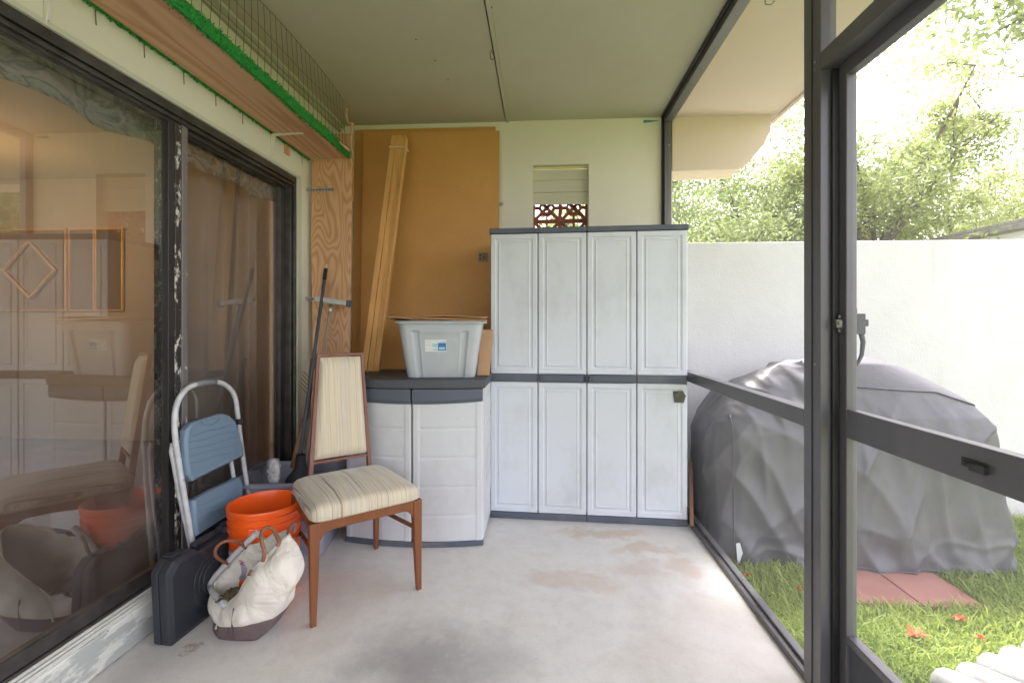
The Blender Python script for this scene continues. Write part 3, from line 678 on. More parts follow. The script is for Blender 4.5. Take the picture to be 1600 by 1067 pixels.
# vines on shelf
vn = MB()
vp = [(553, 248, 3.1), (549, 235, 3.1), (548, 220, 3.1), (550, 205, 3.08), (549, 196, 3.08), (543, 191, 3.06), (541, 183, 3.05), (541, 174, 3.05), (542, 170, 3.05)]
vn.tube([C(*q) for q in vp], [.006, .006, .007, .007, .009, .007, .007, .007, .005], 8); vn.tube([C(549, 197, 3.08), C(546, 192, 3.06), C(551, 193, 3.07), C(552, 199, 3.08)], .006, 6)
vn.tube([C(530, 222, 2.98), C(537, 228, 3.02), C(546, 236, 3.05)], .008, 8)
tag(vn.build('dry_vine', M['vine']), 'pale twisted dry vine tied at the far end of the shelf', 'vine')
# metal straps on the plywood
def strap(px0, px1, py, nm, h=.02):
    a = W(px0, py, Y=YP - .004); b = W(px1, py + 1, Y=YP - .004); s_ = thing('metal_strap', nm, 'strap', a, 0, 'steel straps on the plywood')
    mb = MB(); mb.box(a.x, b.x, YP - .005, YP - .0015, a.z - h / 2, a.z + h / 2); mb.box(a.x - .025, a.x, YP - .03, YP - .027, a.z - h / 2, a.z + h / 2)
    mb.box(a.x - .003, a.x, YP - .03, YP - .005, a.z - h / 2, a.z + h / 2); so = mb.build('strap_body', M['galv'], s_, bevel=.001)
    mb = MB(); n = 7
    for i in range(n):
        x = a.x + (b.x - a.x) * (i + .5) / n; mb.box(x - .006, x + .006, YP - .0062, YP - .0052, a.z - .003, a.z + .003)
    mb.build('slot', M['blackgap'], so)
strap(488, 522, 297, 'perforated steel strap on the plywood below the shelf'); strap(483, 500, 467, 'perforated steel strap behind the squeegee head')

# hardboard sheets
def sheet(x0, x1, ztop, y0, y1, nm, th=.006):
    mb = MB(); mb.prism([(x0, y0, .01), (x1, y0, .01), (x1, y1, ztop), (x0, y1, ztop)], (0, th, 0))
    return tag(mb.build('hardboard_sheet', M['hard'], bevel=.001), nm, 'board', 'hardboard sheets against the end wall')
sheet(W(553, 300, Y=3.55).x, W(774, 300, Y=3.55).x, W(600, 202, Y=3.56).z, 3.48, 3.565, 'rear brown hardboard sheet, its left edge showing against the wall')
hb = thing('hardboard_sheet', 'front brown hardboard sheet leaning behind the yellow strips', 'board', (-.8, 3.35, 0), 0, 'hardboard sheets against the end wall')
hx0, hx1, hz = W(566, 300, Y=3.52).x, W(780, 300, Y=3.52).x, W(600, 205, Y=3.535).z
MB().prism([(hx0, 3.44, .01), (hx1, 3.44, .01), (hx1, 3.535, hz - .02), (hx0, 3.535, hz)], (0, .006, 0)).build('sheet', M['hard'], hb, bevel=.001)
p = W(756, 402, Y=3.50); yy = 3.44 + (p.z / hz) * .095
mb = MB(); mb.box(p.x - .04, p.x + .034, yy - .004, yy - .0025, p.z - .035, p.z + .033); lb = mb.build('paper_label', plain('faded grey label', (.30, .24, .19), (.24, .19, .15), rough=.8), hb)
mb = MB()
for (dx, dz, w, h) in ((-.026, .016, .016, .012), (-.026, -.012, .016, .012), (0.0, -.005, .008, .03), (.012, .02, .03, .004), (.016, -.004, .006, .022), (.0, .023, .018, .003)): mb.box(p.x + dx - w / 2, p.x + dx + w / 2, yy - .0048, yy - .0042, p.z + dz - h / 2, p.z + dz + h / 2)
mb.build('print_mark', M['rust'], lb)
# strips bundle
bs = thing('board_bundle', 'bundle of yellow pine strips tied with white cord', 'lumber', C(590, 580, 3.1))
topP = C(625, 214, 3.40); botP = C(579, 580, 3.10); ax = (topP - botP).normalized()
side = ax.cross(Vector((0, 1, 0))).normalized() * -1
if side.x < 0: side = -side
fw = side.cross(ax).normalized()
if fw.y > 0: fw = -fw
k = 0
for j, (oy, n_, ln) in enumerate(((0.0, 2, 0), (.021, 2, .006), (.042, 2, .012))):
    pass
offs = [(-.040, .0, .036, .022, 0), (-.003, -.004, .034, .020, .01), (.022, -.016, .014, .045, -.005), (.037, -.010, .013, .042, .008), (-.040, -.026, .034, .020, .004), (-.004, -.028, .030, .018, -.006), (.050, -.002, .011, .04, -.012)]
rt = random.Random(3)
for (sx, fx, w, h, dl) in offs:
    a = botP + side * sx * 1.05 + fw * (-fx) * -1; b = topP + side * sx + fw * (-fx) * -1 + ax * dl
    MB().beam(a, b, w, h, up=fw).build('strip', M['stud'], bs, bevel=.0015)
tw = topP - ax * .09
lp_ = [tw + side * x + fw * y for x, y in ((-.060, -.040), (-.060, .014), (.0, .0145), (.058, .010), (.060, -.040))]
mb = MB()
for a, b in zip(lp_, lp_[1:] + lp_[:1]): mb.beam(a, b, .004, .012, up=ax.cross(b - a))
mb.build('tie_cord', M['whitemetal'], bs)

# ================================================================== TALL CABINET
A0 = W(766, 809, Z=0); A1 = W(1075, 824, Z=0); cw = (A1 - A0).length; ca = math.atan2((A1 - A0).y, (A1 - A0).x)
tc = thing('utility_cabinet', 'tall pale grey four door plastic cabinet with charcoal bands', 'cabinet', A0, ca)
CH = 1.83; D = .46
def lp(name, boxes, mt, par, bv=.003, seg=2):
    mb = MB()
    for b in boxes: mb.box(*b)
    return mb.build(name, mt, par, local=True, bevel=bv, seg=seg)
lp('carcass', [(.004, cw - .004, .03, D, .05, CH - .035)], M['cab'], tc)
lp('base', [(0, cw / 2 - .0008, .006, D + .004, .0, .042), (cw / 2 + .0008, cw, .006, D + .004, .0, .042)], M['charcoal'], tc, .004)
lp('top_cap', [(-.006, cw / 2 - .0008, -.006, D + .006, CH - .033, CH), (cw / 2 + .0008, cw + .006, -.006, D + .006, CH - .033, CH)], M['charcoal'], tc, .006, 3)
def doorpanel(mb, x0, x1, z0, z1):
    lv = [(0, .030), (0, .004), (.004, 0), (.030, 0), (.034, .0055), (.046, .0065), (.050, .0015), (.056, .0005), (.06, .0025)]
    rings = [[Vector((x0 + i, y, z0 + i)), Vector((x1 - i, y, z0 + i)), Vector((x1 - i, y, z1 - i)), Vector((x0 + i, y, z1 - i))] for i, y in lv]
    mb.loft(rings, True, True, False)
dw = cw / 4; zb0, zb1 = .905 - .04, .905 + .008
for i in range(4):
    x0 = i * dw + .003; x1 = (i + 1) * dw - .003
    mb = MB(); doorpanel(mb, x0, x1, .046, zb0 - .002); doorpanel(mb, x0, x1, zb1 + .002, CH - .036)
    dd = mb.build('door', M['cab'], tc, local=True, bevel=.0012, seg=1)
    bd_ = lp('band', [(x0, x1, .004, .03, zb0 - .001, zb1 + .001)], M['charcoal'], dd, .003)
    if i in (1, 2): lp('handle', [(x0 + .012, x1 - .016, -.012, .004, zb0 + .004, zb1 - .004), (x0 + .03, x1 - .034, -.016, -.0122, zb0 + .012, zb1 - .012)], M['charcoal'], dd, .006, 3)
    if i == 2: lp('catch', [(x0 - .014, x0 + .006, -.02, .004, zb0 + .006, zb1 - .006)], M['case'], dd, .003)
mb = MB(); zt_ = .82
mb.add([(cw - .088, -.0015, zt_), (cw - .03, -.0022, zt_ + .004), (cw - .018, -.0025, zt_ - .02), (cw - .012, -.003, zt_ - .022), (cw - .026, -.003, zt_ - .07), (cw - .082, -.0015, zt_ - .066)], [(0, 1, 2, 3, 4, 5)])
mb.build('tape_patch', M['tape'], tc, local=True, solid=.001)
# stick leaning by the cabinet
mb = MB(); a = W(1081, 822, Z=0.045); b = C(1079, 722, 3.02); mb.beam(a, b, .022, .01); tag(mb.build('wood_slat', M['stickw'], bevel=.002), 'thin wooden slat leaning between the tall cabinet and screen', 'slat')

# ================================================================== SHORT CABINET
B0 = W(540, 846, Z=0); B1 = W(755, 852, Z=0); bw_ = (B1 - B0).length; ba = math.atan2((B1 - B0).y, (B1 - B0).x)
sc_ = thing('base_cabinet', 'low bowed two door plastic cabinet with charcoal top', 'cabinet', B0, ba)
BH = .92; BD = .56
bow = lambda x: -.045 * (1 - ((x - bw_ / 2) / (bw_ / 2)) ** 2)
lp('carcass', [(.0, bw_, .02, BD, .03, BH - .05)], M['cab2'], sc_, .006)
def bowslab(mb, x0, x1, y1, z0, z1, out=0.0, n=20):
    xs = np.linspace(x0, x1, n + 1); pol = [Vector((x, bow(min(max(x, 0), bw_)) - out, z0)) for x in xs] + [Vector((x1, y1, z0)), Vector((x0, y1, z0))]
    mb.prism(pol, (0, 0, z1 - z0)); return mb
bowslab(MB(), -.012, bw_ + .012, BD + .01, BH - .048, BH, .012).build('top_slab', M['charcoal2'], sc_, local=True, bevel=.006, seg=3)
bowslab(MB(), .0, bw_, .019, .0, .03, .002).build('base_strip', M['charcoal'], sc_, local=True, bevel=.004)
mid = bw_ * .5
for (x0, x1) in ((.003, mid - .004), (mid + .004, bw_ - .003)):
    mb = MB(); w_ = x1 - x0
    def zb_(x): return .80 - .014 * (1 - ((x - bw_ / 2) / (bw_ / 2)) ** 2)
    def df_(u, v):
        x = x0 + u * w_; z = .032 + v * (zb_(x) - .032); y = bow(x)
        e = min(u, 1 - u) * w_; inn = 1 if (e > .035) else 0
        if e < .004: y += .006
        y += .004 * inn
        if inn:
            zc = [.17, .33, .49, .65]
            dmin = min(abs(z - q) for q in zc); y += .003 * math.exp(-(dmin / .006) ** 2); ph = ((z - .01) % .16) / .16; y += -.0015 * ph
        y += .0015 * noise.noise(Vector((x * 8, z * 5, 3)))
        return Vector((x, y, z))
    mb.grid(df_, 60, 150); mb.add([Vector((x0, .018, .032)), Vector((x1, .018, .032)), Vector((x1, .018, .8)), Vector((x0, .018, .8))], [(0, 1, 2, 3)])
    mb.grid(lambda u, v: Vector((x0 if u < .5 else x0, bow(x0) + .006 + u * (.012 - bow(x0)), .032 + v * .76)), 1, 1); mb.grid(lambda u, v: Vector((x1, bow(x1) + .006 + u * (.012 - bow(x1)), .032 + v * .76)), 1, 1)
    dd = mb.build('door', M['cab2'], sc_, local=True, angle=35)
    hb_ = MB(); xs = np.linspace(x0, x1, 13)
    front = [Vector((x, bow(x) - .010, zb_(x) + .0)) for x in xs] + [Vector((x, bow(x) - .010, BH - .052)) for x in xs[::-1]]
    n_ = len(xs)
    R0 = [Vector((x, bow(x) - .008, zb_(x))) for x in xs]; R1 = [Vector((x, bow(x) - .014, zb_(x) + .02)) for x in xs]; R2 = [Vector((x, bow(x) - .010, BH - .051)) for x in xs]; R3 = [Vector((x, .018, BH - .051)) for x in xs]; R4 = [Vector((x, .018, zb_(x))) for x in xs]
    hb_.loft([R0, R1, R2, R3, R4, R0], False, False, False, closed=False)
    hb_.add([R0[0], R1[0], R2[0], R3[0], R4[0]], [(0, 1, 2, 3, 4)]); hb_.add([R0[-1], R1[-1], R2[-1], R3[-1], R4[-1]], [(4, 3, 2, 1, 0)])
    hb_.build('handle_band', M['charcoal'], dd, local=True, bevel=.003)
mb = MB()
mb.box(bw_ + .0005, bw_ + .004, .04, .10, .05, BH - .07)
for q in (.2, .36, .52, .68): mb.box(bw_ + .0005, bw_ + .0035, .12, BD - .04, q, q + .13)
mb.build('side_panel', M['cab2'], sc_, local=True, bevel=.002)

# ================================================================== TOTE on cabinet
tz = BH + .0; tcn = C(693, 590, 2.84); tt = thing('storage_tote', 'grey open storage tote standing on the low cabinet', 'tote', (tcn.x, tcn.y, tz), T + .03)
def rr(hx, hy, r, z, n=24, fn=None):
    pts = []
    for (sx, sy, a0) in ((1, 1, 0), (-1, 1, 90), (-1, -1, 180), (1, -1, 270)):
        for k in range(n // 4 + 1):
            a = math.radians(a0 + 90 * k / (n // 4)); pts.append(Vector((sx * (hx - r) + r * math.cos(a), sy * (hy - r) + r * math.sin(a), z)))
    out = []
    for i, p in enumerate(pts):
        q = pts[(i + 1) % len(pts)]; out.append(p)
        L_ = (q - p).length; m = int(L_ / .006)
        for k in range(1, m): out.append(p.lerp(q, k / m))
    return out
def tote_ring(v, hmax, bx, by, tx, ty, r, groove=.012):
    hx = bx + (tx - bx) * v; hy = by + (ty - by) * v; base = rr(tx, ty, r, v * hmax)
    res = []
    for p in base:
        x = p.x * hx / tx; y = p.y * hy / ty; u = abs(x) / hx
        g = 0
        if abs(p.y) > ty - .004:
            for c_, w_ in ((.60, .10),): 
                q = abs(u - c_) / w_
                if q < 1: g = max(g, 1 - q ** 4)
            if v > .80 and u < .7: g = 0 if v > .84 else g * (1 - (v - .80) / .04)
            if v < .8 and u < .5: g = max(g, .35)
            if v > .8: g *= max(0, 1 - (v - .8) / .04)
        y -= math.copysign(g * groove, y)
        res.append(Vector((x, y, v * hmax)))
    return res
mb = MB(); TH = .325
vs_ = [0, .01, .03, .1, .2, .3, .4, .5, .6, .7, .78, .80, .82, .84, .86, .9, .955]
rings = [tote_ring(v, TH, .192, .145, .240, .19, .045) for v in vs_]
rings[0] = [Vector((p.x * .96, p.y * .96, 0)) for p in rings[0]]
mb.loft(rings, True, False, True); inner = [[Vector((p.x * .985, p.y * .98, p.z + .003)) for p in r] for r in rings[::-1]]
mb.loft(inner, False, True, True); mb.build('tote_body', M['tote'], tt, local=True, fix=False, angle=40)
ro = [rr(.243, .193, .045, TH * .95), rr(.256, .206, .05, TH * .953), rr(.258, .208, .05, TH * .975), rr(.251, .200, .05, TH), rr(.238, .187, .045, TH), rr(.236, .185, .045, TH * .95)]
n_ = min(len(r) for r in ro); ro = [[r[int(i * len(r) / n_)] for i in range(n_)] for r in ro]
mb = MB(); mb.loft(ro + [ro[0]], False, False, True); mb.build('rim', M['tote'], tt, local=True, angle=50)
def stk(x0, x1, z0, z1, off):
    f = lambda z: -(.145 + .045 * z / .325) + .0042 - off
    return MB().prism([(x0, f(z0), z0), (x1, f(z0), z0), (x1, f(z1), z1), (x0, f(z1), z1)], (0, -.0006, 0))
lb = stk(-.085, .035, .150, .218, .0015).build('sticker', M['label'], tt, local=True)
stk(-.012, .033, .156, .200, .0024).build('print_patch', M['blue'], lb, local=True)
for q in ((-.045, -.014, .178, .196), (-.040, -.014, .157, .165), (-.006, .026, .162, .176), (.002, .033, .203, .209)): stk(*q, .0032).build('print_patch', M['cyan'], lb, local=True)
for q in ((-.080, -.050, .208, .2095), (-.080, -.050, .199, .2005), (-.080, -.052, .188, .1895), (-.080, -.06, .166, .1675)): stk(*q, .0026).build('print_line', M['tote'], lb, local=True)
# cardboard on tote
mb = MB(); zt_ = tz + TH + .004
def cf(u, v):
    x = -.30 + u * .56; y = -.21 + v * .42; z = .006 * math.sin(u * 5) + .010 * max(0, (.25 - u)) * 6 * (1 - v) - .03 * max(0, .12 - u)
    return Vector((x, y, TH + .006 + z + .004 * noise.noise(Vector((u * 6, v * 6, 0)))))
cbd = thing('cardboard_sheet', 'flat brown cardboard laid over the grey tote', 'cardboard', (tcn.x, tcn.y, tz), T + .06)
mb.grid(cf, 24, 16); mb.build('sheet', M['card'], cbd, local=True, solid=.005)
mb = MB(); mb.grid(lambda u, v: Vector((-.19 + u * .44 + (v * .02), -.20 + v * .34, TH + .015 + .012 * math.sin(u * 3.1) * (1 - v) + .012 * v)), 16, 8); mb.build('flap', M['card'], cbd, local=True, solid=.004)
# cardboard piece leaning beside
mb = MB(); a = C(745, 585, 2.80); b = C(764, 584, 2.80); c_ = C(770, 515, 2.86); d_ = C(751, 515, 2.86); a.z = b.z = BH + .002
mb.prism([a, b, c_, d_], (.0, .035, 0)); cbx = tag(mb.build('cardboard_box', M['card'], bevel=.003), 'narrow cardboard box leaning between tote and tall cabinet', 'box')
# ================================================================== FLOOR BIN with poles
bn = C(458, 800, 2.66); bt = thing('floor_bin', 'lilac grey plastic bin on the floor behind the bucket', 'bin', (bn.x, bn.y, 0), .12)
mb = MB(); BHt = .40
rg = [tote_ring(v, BHt, .21, .165, .245, .20, .05, 0) for v in (0, .02, .1, .4, .7, .95)]
mb.loft(rg, True, False, True); mb.loft([[Vector((p.x * .98, p.y * .98, p.z + .003)) for p in r] for r in rg[::-1]], False, True, True); mb.build('bin_body', M['bin'], bt, local=True, fix=False, angle=40)
ro = [rr(.247, .202, .05, BHt * .94), rr(.266, .221, .055, BHt * .945), rr(.266, .221, .055, BHt * .99), rr(.250, .205, .05, BHt), rr(.240, .195, .045, BHt * .95)]
n_ = min(len(r) for r in ro); ro = [[r[int(i * len(r) / n_)] for i in range(n_)] for r in ro]
MB().loft(ro + [ro[0]], False, False, True).build('rim', M['bin'], bt, local=True, angle=50)
# crumpled plastic on rim
mb = MB(); cpt = C(428, 728, 2.50)
mb.grid(lambda u, v: cpt + Vector((.035 * math.cos(u * 2 * PI) * (1 - .5 * abs(v - .5)) + .012 * noise.noise(Vector((u * 9, v * 9, 1))), .022 * math.sin(u * 2 * PI), -.085 + v * .12 + .012 * noise.noise(Vector((u * 9, v * 9, 5))))) * 1.0, 24, 14)
tag(mb.build('plastic_wrap', M['clear'], solid=.001), 'crumpled clear plastic hooked over the bin rim', 'plastic wrap')
# black pole with yellow tip
po = thing('broom', 'dark metal pole with yellow tip leaning in the corner', 'broom', C(466, 760, 2.62))
a = C(462, 765, 2.62); b = C(507, 437, 3.05); b2 = C(509, 420, 3.07); b3 = C(510.5, 413, 3.08)
MB().tube([a, b], .0105, 12).build('pole', M['charcoal'], po); MB().tube([b, b2], .0125, 12).build('grip', M['bristle'], po); MB().tube([b2, b3], [.010, .007], 10).build('tip', plain('yellow plastic', (.70, .48, .15), rough=.5), po)
q = C(470, 738, 2.60)
mb = MB(); mb.tube([q + Vector((0, 0, .10)), q + Vector((0, 0, .03)), q + Vector((0, 0, -.03)), q + Vector((0, 0, -.16))], [.022, .03, .075, .10], 20); mb.build('bristle_head', M['bristle'], po)
# squeegee upside down
sq = thing('squeegee', 'upturned squeegee with pale head and light handle in the corner', 'squeegee', C(480, 700, 2.9))
a = C(494, 467, 3.03); b = C(543, 474, 3.0); MB().beam(a, b, .045, .030).build('head', M['greytube'], sq, bevel=.005)
up = Vector((0, 0, .028)); MB().beam(b + (a - b) * .0 + Vector((-.0, 0, .0)), b + (b - a).normalized() * .018, .05, .045).build('end_cap', M['charcoal'], sq, bevel=.006)
MB().tube([C(517, 476, 3.02), C(516, 490, 3.0)], .012, 10).build('socket', M['galv'], sq); MB().tube([C(516, 487, 3.0), C(476, 730, 2.72)], .011, 10).build('handle', M['paleh'], sq)
mb = MB(); mb.tube([C(488, 560, 2.95), C(484, 610, 2.9), C(478, 650, 2.82), C(466, 690, 2.75), C(457, 730, 2.68)], [.013, .014, .015, .015, .014], 10)
for i in range(5): mb.tube([C(483 - i, 590 + i * 6, 2.9), C(474 - i * 2, 580 + i * 5, 2.88)], .0018, 5)
tag(mb.build('branch_stick', M['stickw']), 'crooked brown wooden stick leaning from the floor bin', 'stick')

# ================================================================== BUCKET
bk = C(415, 780, 2.17); bz = thing('bucket', 'bright orange plastic bucket behind the canvas bag', 'bucket', (bk.x, bk.y, 0))
BHk = .415; r1 = .158; r0 = .136
prof = [(r0 * .96, 0), (r0, .006)]
def rad(z): return r0 + (r1 - .008 - r0) * z / BHk
for z0, z1 in ((.27, .276), (.315, .321), (.345, .351), (.375, .381)):
    prof += [(rad(z0), z0), (rad(z0) + .006, z0 + .002), (rad(z1) + .006, z1 + .001), (rad(z1), z1 + .004)]
prof += [(rad(.395), .395), (rad(.395) + .007, .397), (r1, .410), (r1 - .002, .415), (r1 - .008, .415), (r1 - .012, .40), (rad(.37) - .005, .37), (r0 - .003, .01), (.001, .008)]
MB().lathe((bk.x, bk.y, 0), prof, 72, c1=True).build('bucket_body', M['orange'], bz, angle=50)
mb = MB(); 
mb.loft([[Vector((bk.x, bk.y, z)) + Vector((math.cos(a), math.sin(a), 0)) * (rad(z) + .0012) for a in np.linspace(math.radians(215), math.radians(318), 30)] for z in (.13, .235)], False, False, True, closed=False)
lbk = mb.build('label_band', M['lilac'], bz, solid=.0008)
a_mid = math.radians(262)
for ch, aa in zip('HOME', (240, 247.5, 256, 264.5)):
    an = math.radians(aa); dr_ = Vector((math.cos(an), math.sin(an), 0)); text_mesh('lettering', ch, .034, Vector((bk.x, bk.y, .205)) + dr_ * (rad(.2) + .003), Vector((-math.sin(an), math.cos(an), 0)), (0, 0, 1), M['magenta'], lbk)
def bang(deg, z, rr_=0): a = math.radians(deg); return Vector((bk.x + (rad(z) + rr_) * math.cos(a), bk.y + (rad(z) + rr_) * math.sin(a), z))
mb = MB(); ea = 285
for e_ in (ea, ea - 180): MB().beam(bang(e_, .332, -.002), bang(e_, .332, .016), .05, .045).build('handle_ear', M['orange'], bz, bevel=.004)
e0 = bang(ea, .33, .022); e1 = bang(ea - 180, .33, .022); sidev = Vector((math.cos(math.radians(ea + 50)), math.sin(math.radians(ea + 50)), 0))
arc = []
for k in range(25):
    a = PI * k / 24; mpt = (e0 + e1) / 2; arc.append(mpt + (e0 - mpt) * math.cos(a) + (Vector((math.sin(math.radians(ea)) * -1, math.cos(math.radians(ea)), 0)) * .175 + Vector((0, 0, -.07))) * math.sin(a))
MB().tube(arc, .0022, 6).build('wire_handle', M['galv'], bz)

# ================================================================== STEP STOOL
stl = thing('step_stool', 'folded step stool with white tubes and blue steps', 'step stool', (-1.34, 1.93, 0))
Pa = Vector((-1.495, 1.80, 0)); Pb = Vector((-1.495, 2.20, 0)); Pc = Vector((-1.55, 2.0, .98))
nn = (Pb - Pa).cross(Pc - Pa).normalized()
if nn.x < 0: nn = -nn
def SP(px, py, off=0): return WP(px, py, Pa + nn * off, nn)
def smooth(pts, n=6):
    out = []
    for i in range(len(pts) - 1):
        p0 = pts[max(i - 1, 0)]; p1 = pts[i]; p2 = pts[i + 1]; p3 = pts[min(i + 2, len(pts) - 1)]
        for k in range(n):
            t_ = k / n; out.append(.5 * ((2 * p1) + (p2 - p0) * t_ + (2 * p0 - 5 * p1 + 4 * p2 - p3) * t_ ** 2 + (-p0 + 3 * p1 - 3 * p2 + p3) * t_ ** 3))
    return out + [pts[-1]]
fp = [(302, 855), (296, 820), (287, 770), (279, 720), (274, 685), (273, 652), (278, 627), (290, 609), (308, 600), (328, 597), (345, 598), (358, 606), (367, 620), (371, 645), (375, 680), (381, 725), (387, 765), (391, 795)]
pts = [SP(x, y) for x, y in fp]
def tofloor(p, q): d = (p - q); t_ = p.z / -d.z if d.z < 0 else 0; return p + d * (t_ - .012 / abs(d.z) if t_ else 0)
pts = [tofloor(pts[0], pts[3])] + smooth(pts) + [tofloor(pts[-1], pts[-4])]
MB().tube(pts, .0115, 12).build('front_frame', M['greytube'], stl)
for p in (pts[0], pts[-1]):
    MB().tube([Vector((p.x, p.y, .0)), Vector((p.x, p.y, .03))], .016, 12).build('rubber_foot', M['rubber'], stl)
MB().tube([SP(x, y) for x, y in ((305, 601), (316, 598), (328, 597), (336, 597))], .0135, 14).build('grip', M['rubber'], stl)
rp = [(301, 868), (291, 820), (280, 770), (272, 725), (268, 705), (270, 692)]
pr = [SP(x, y, -.022) for x, y in rp]; pr = [tofloor(pr[0], pr[2])] + pr
MB().tube(pr, .010, 10).build('rear_leg', M['greytube'], stl)
rp = [(374, 800), (369, 770), (364, 740), (360, 715), (360, 700)]
pr = [SP(x, y, -.022) for x, y in rp]; pr = [tofloor(pr[0], pr[2])] + pr
MB().tube(pr, .010, 10).build('rear_leg', M['greytube'], stl)
def stepp(poly, nm):
    poly = [SP(x, y, .012) for x, y in poly]; c = sum(poly, Vector()) / len(poly)
    mb = MB(); r0_ = [p - nn * .018 for p in poly]; r1_ = [p + nn * .008 for p in poly]; r2_ = [c + (p - c) * .93 + nn * .016 for p in poly]; r3_ = [c + (p - c) * .88 + nn * .014 for p in poly]
    mb.loft([r0_, r1_, r2_, r3_], True, True, False); return mb.build(nm, M['blueplas'], stl, bevel=.003)
us = stepp([(297, 752), (290, 742), (287, 720), (285, 690), (287, 672), (296, 661), (315, 654), (344, 646), (355, 649), (365, 658), (370, 675), (374, 688), (378, 700), (378, 712)], 'top_step')
ls = stepp([(303, 838), (300, 815), (298, 782), (330, 764), (372, 745), (377, 756), (376, 775), (362, 800), (330, 820)], 'lower_step')
# wood-grain ridges on the steps
mb = MB()
for (cx_, cy_, w0) in ((332, 672, 30), (332, 682, 36), (332, 693, 38), (332, 703, 38), (332, 714, 36)):
    mb.tube([SP(cx_ + u * w0, cy_ - u * w0 * .27 + 1.0 * math.sin(u * 5 + cy_), .028) for u in np.linspace(-1, 1, 10)], .0012, 5)
mb.tube([SP(328 + 14 * math.cos(a), 655 + 9 * math.sin(a) - 2 * math.cos(a), .0285) for a in np.linspace(.1, PI - .1, 10)], .0018, 5)
mb.build('tread_ridge', M['blueplas'], us)
mb = MB()
for (cx_, cy_, w0) in ((338, 778, 32), (338, 788, 32), (336, 798, 30), (330, 808, 24)): mb.tube([SP(cx_ + u * w0, cy_ - u * w0 * .42 + .8 * math.sin(u * 5 + cy_), .028) for u in np.linspace(-1, 1, 10)], .0012, 5)
mb.build('tread_ridge', M['blueplas'], ls)
kn = SP(369, 659); MB().tube([kn - nn * .005, kn + nn * .028], .014, 14).build('pivot_knob', M['case'], stl, bevel=.003)
mb = MB()
for x, y in ((276, 690), (283, 750), (378, 700)): q = SP(x, y); MB().tube([q, q + nn * .014], .005, 8).build('rivet', M['galv'], stl)

# ================================================================== TOOL CASE
c0 = W(268, 1013, Z=0); c0b = W(249, 1010, Z=0)
tcx = thing('tool_case', 'black plastic tool case standing against the door curb', 'case', c0, 0)
dirL = Vector((.06, 1, 0)).normalized(); dirT = Vector((-1, .06, 0)); lean = -.05
CL, CHt, CT = .46, .312, .082
def cc(l, t_, z): return c0 + dirL * l + dirT * (t_ + .0) + Vector((-.05 * z, 0, z))
def cshell(mb, t0, t1, inset=.0, bev=.02):
    def outline(i): 
        l0, l1, z0, z1, c = i, CL - i, i, CHt - i, .035
        return [(l0 + .012, z0), (l1 - .012, z0), (l1, z0 + .012), (l1, z1 - c * 1.6), (l1 - c * 1.6, z1), (l1 - .12, z1), (l1 - .13, z1 - .02), (l0 + .15, z1 - .02), (l0 + .14, z1), (l0 + c, z1), (l0, z1 - c), (l0, z0 + .012)]
    seq = [(t0, bev), (t0 + (t1 - t0) * .22, 0), (t1, 0)]
    rings = [[cc(l, t_, z) for l, z in outline(i)] for t_, i in seq]
    mb.loft(rings, True, True, False)
mb = MB(); cshell(mb, 0, .043); sh1 = mb.build('front_shell', M['case'], tcx, bevel=.005, seg=3)
mb = MB(); cshell(mb, CT, .046); mb.build('rear_shell', M['case'], tcx, bevel=.005, seg=3)
mb = MB()
for (l, z, w, h) in ((.12, .16, .14, .0), ):
    for k in range(3):
        R_ = .12 - k * .025; mb.tube([cc(.235 + R_ * math.cos(a), -.0015, .155 + R_ * .9 * math.sin(a)) for a in np.linspace(0, 2 * PI, 40)[:-1]], .003, 6, closed=True)
mb.build('relief_ring', M['case'], sh1)
mb = MB(); mb.beam(cc(.17, .05, CHt - .008), cc(.31, .05, CHt - .008), .028, .022); mb.build('carry_handle', M['case'], tcx, bevel=.008, seg=3)
for l in (.07, .38):
    MB().beam(cc(l, .03, CHt + .003), cc(l, .075, CHt + .003), .035, .010, up=(0, 0, 1)).build('latch', M['case'], tcx, bevel=.003)
mb = MB(); mb.beam(cc(.02, -.001, .11), cc(.02, -.001, .17), .002, .05, up=(0, 1, 0)); mb = MB(); mb.add([cc(.012, .0, .13) + Vector((.0, -.003, 0)), cc(.02, -.003, .13), cc(.02, -.003, .19), cc(.012, .0, .19) + Vector((.0, -.003, 0))], [(0, 1, 2, 3)])

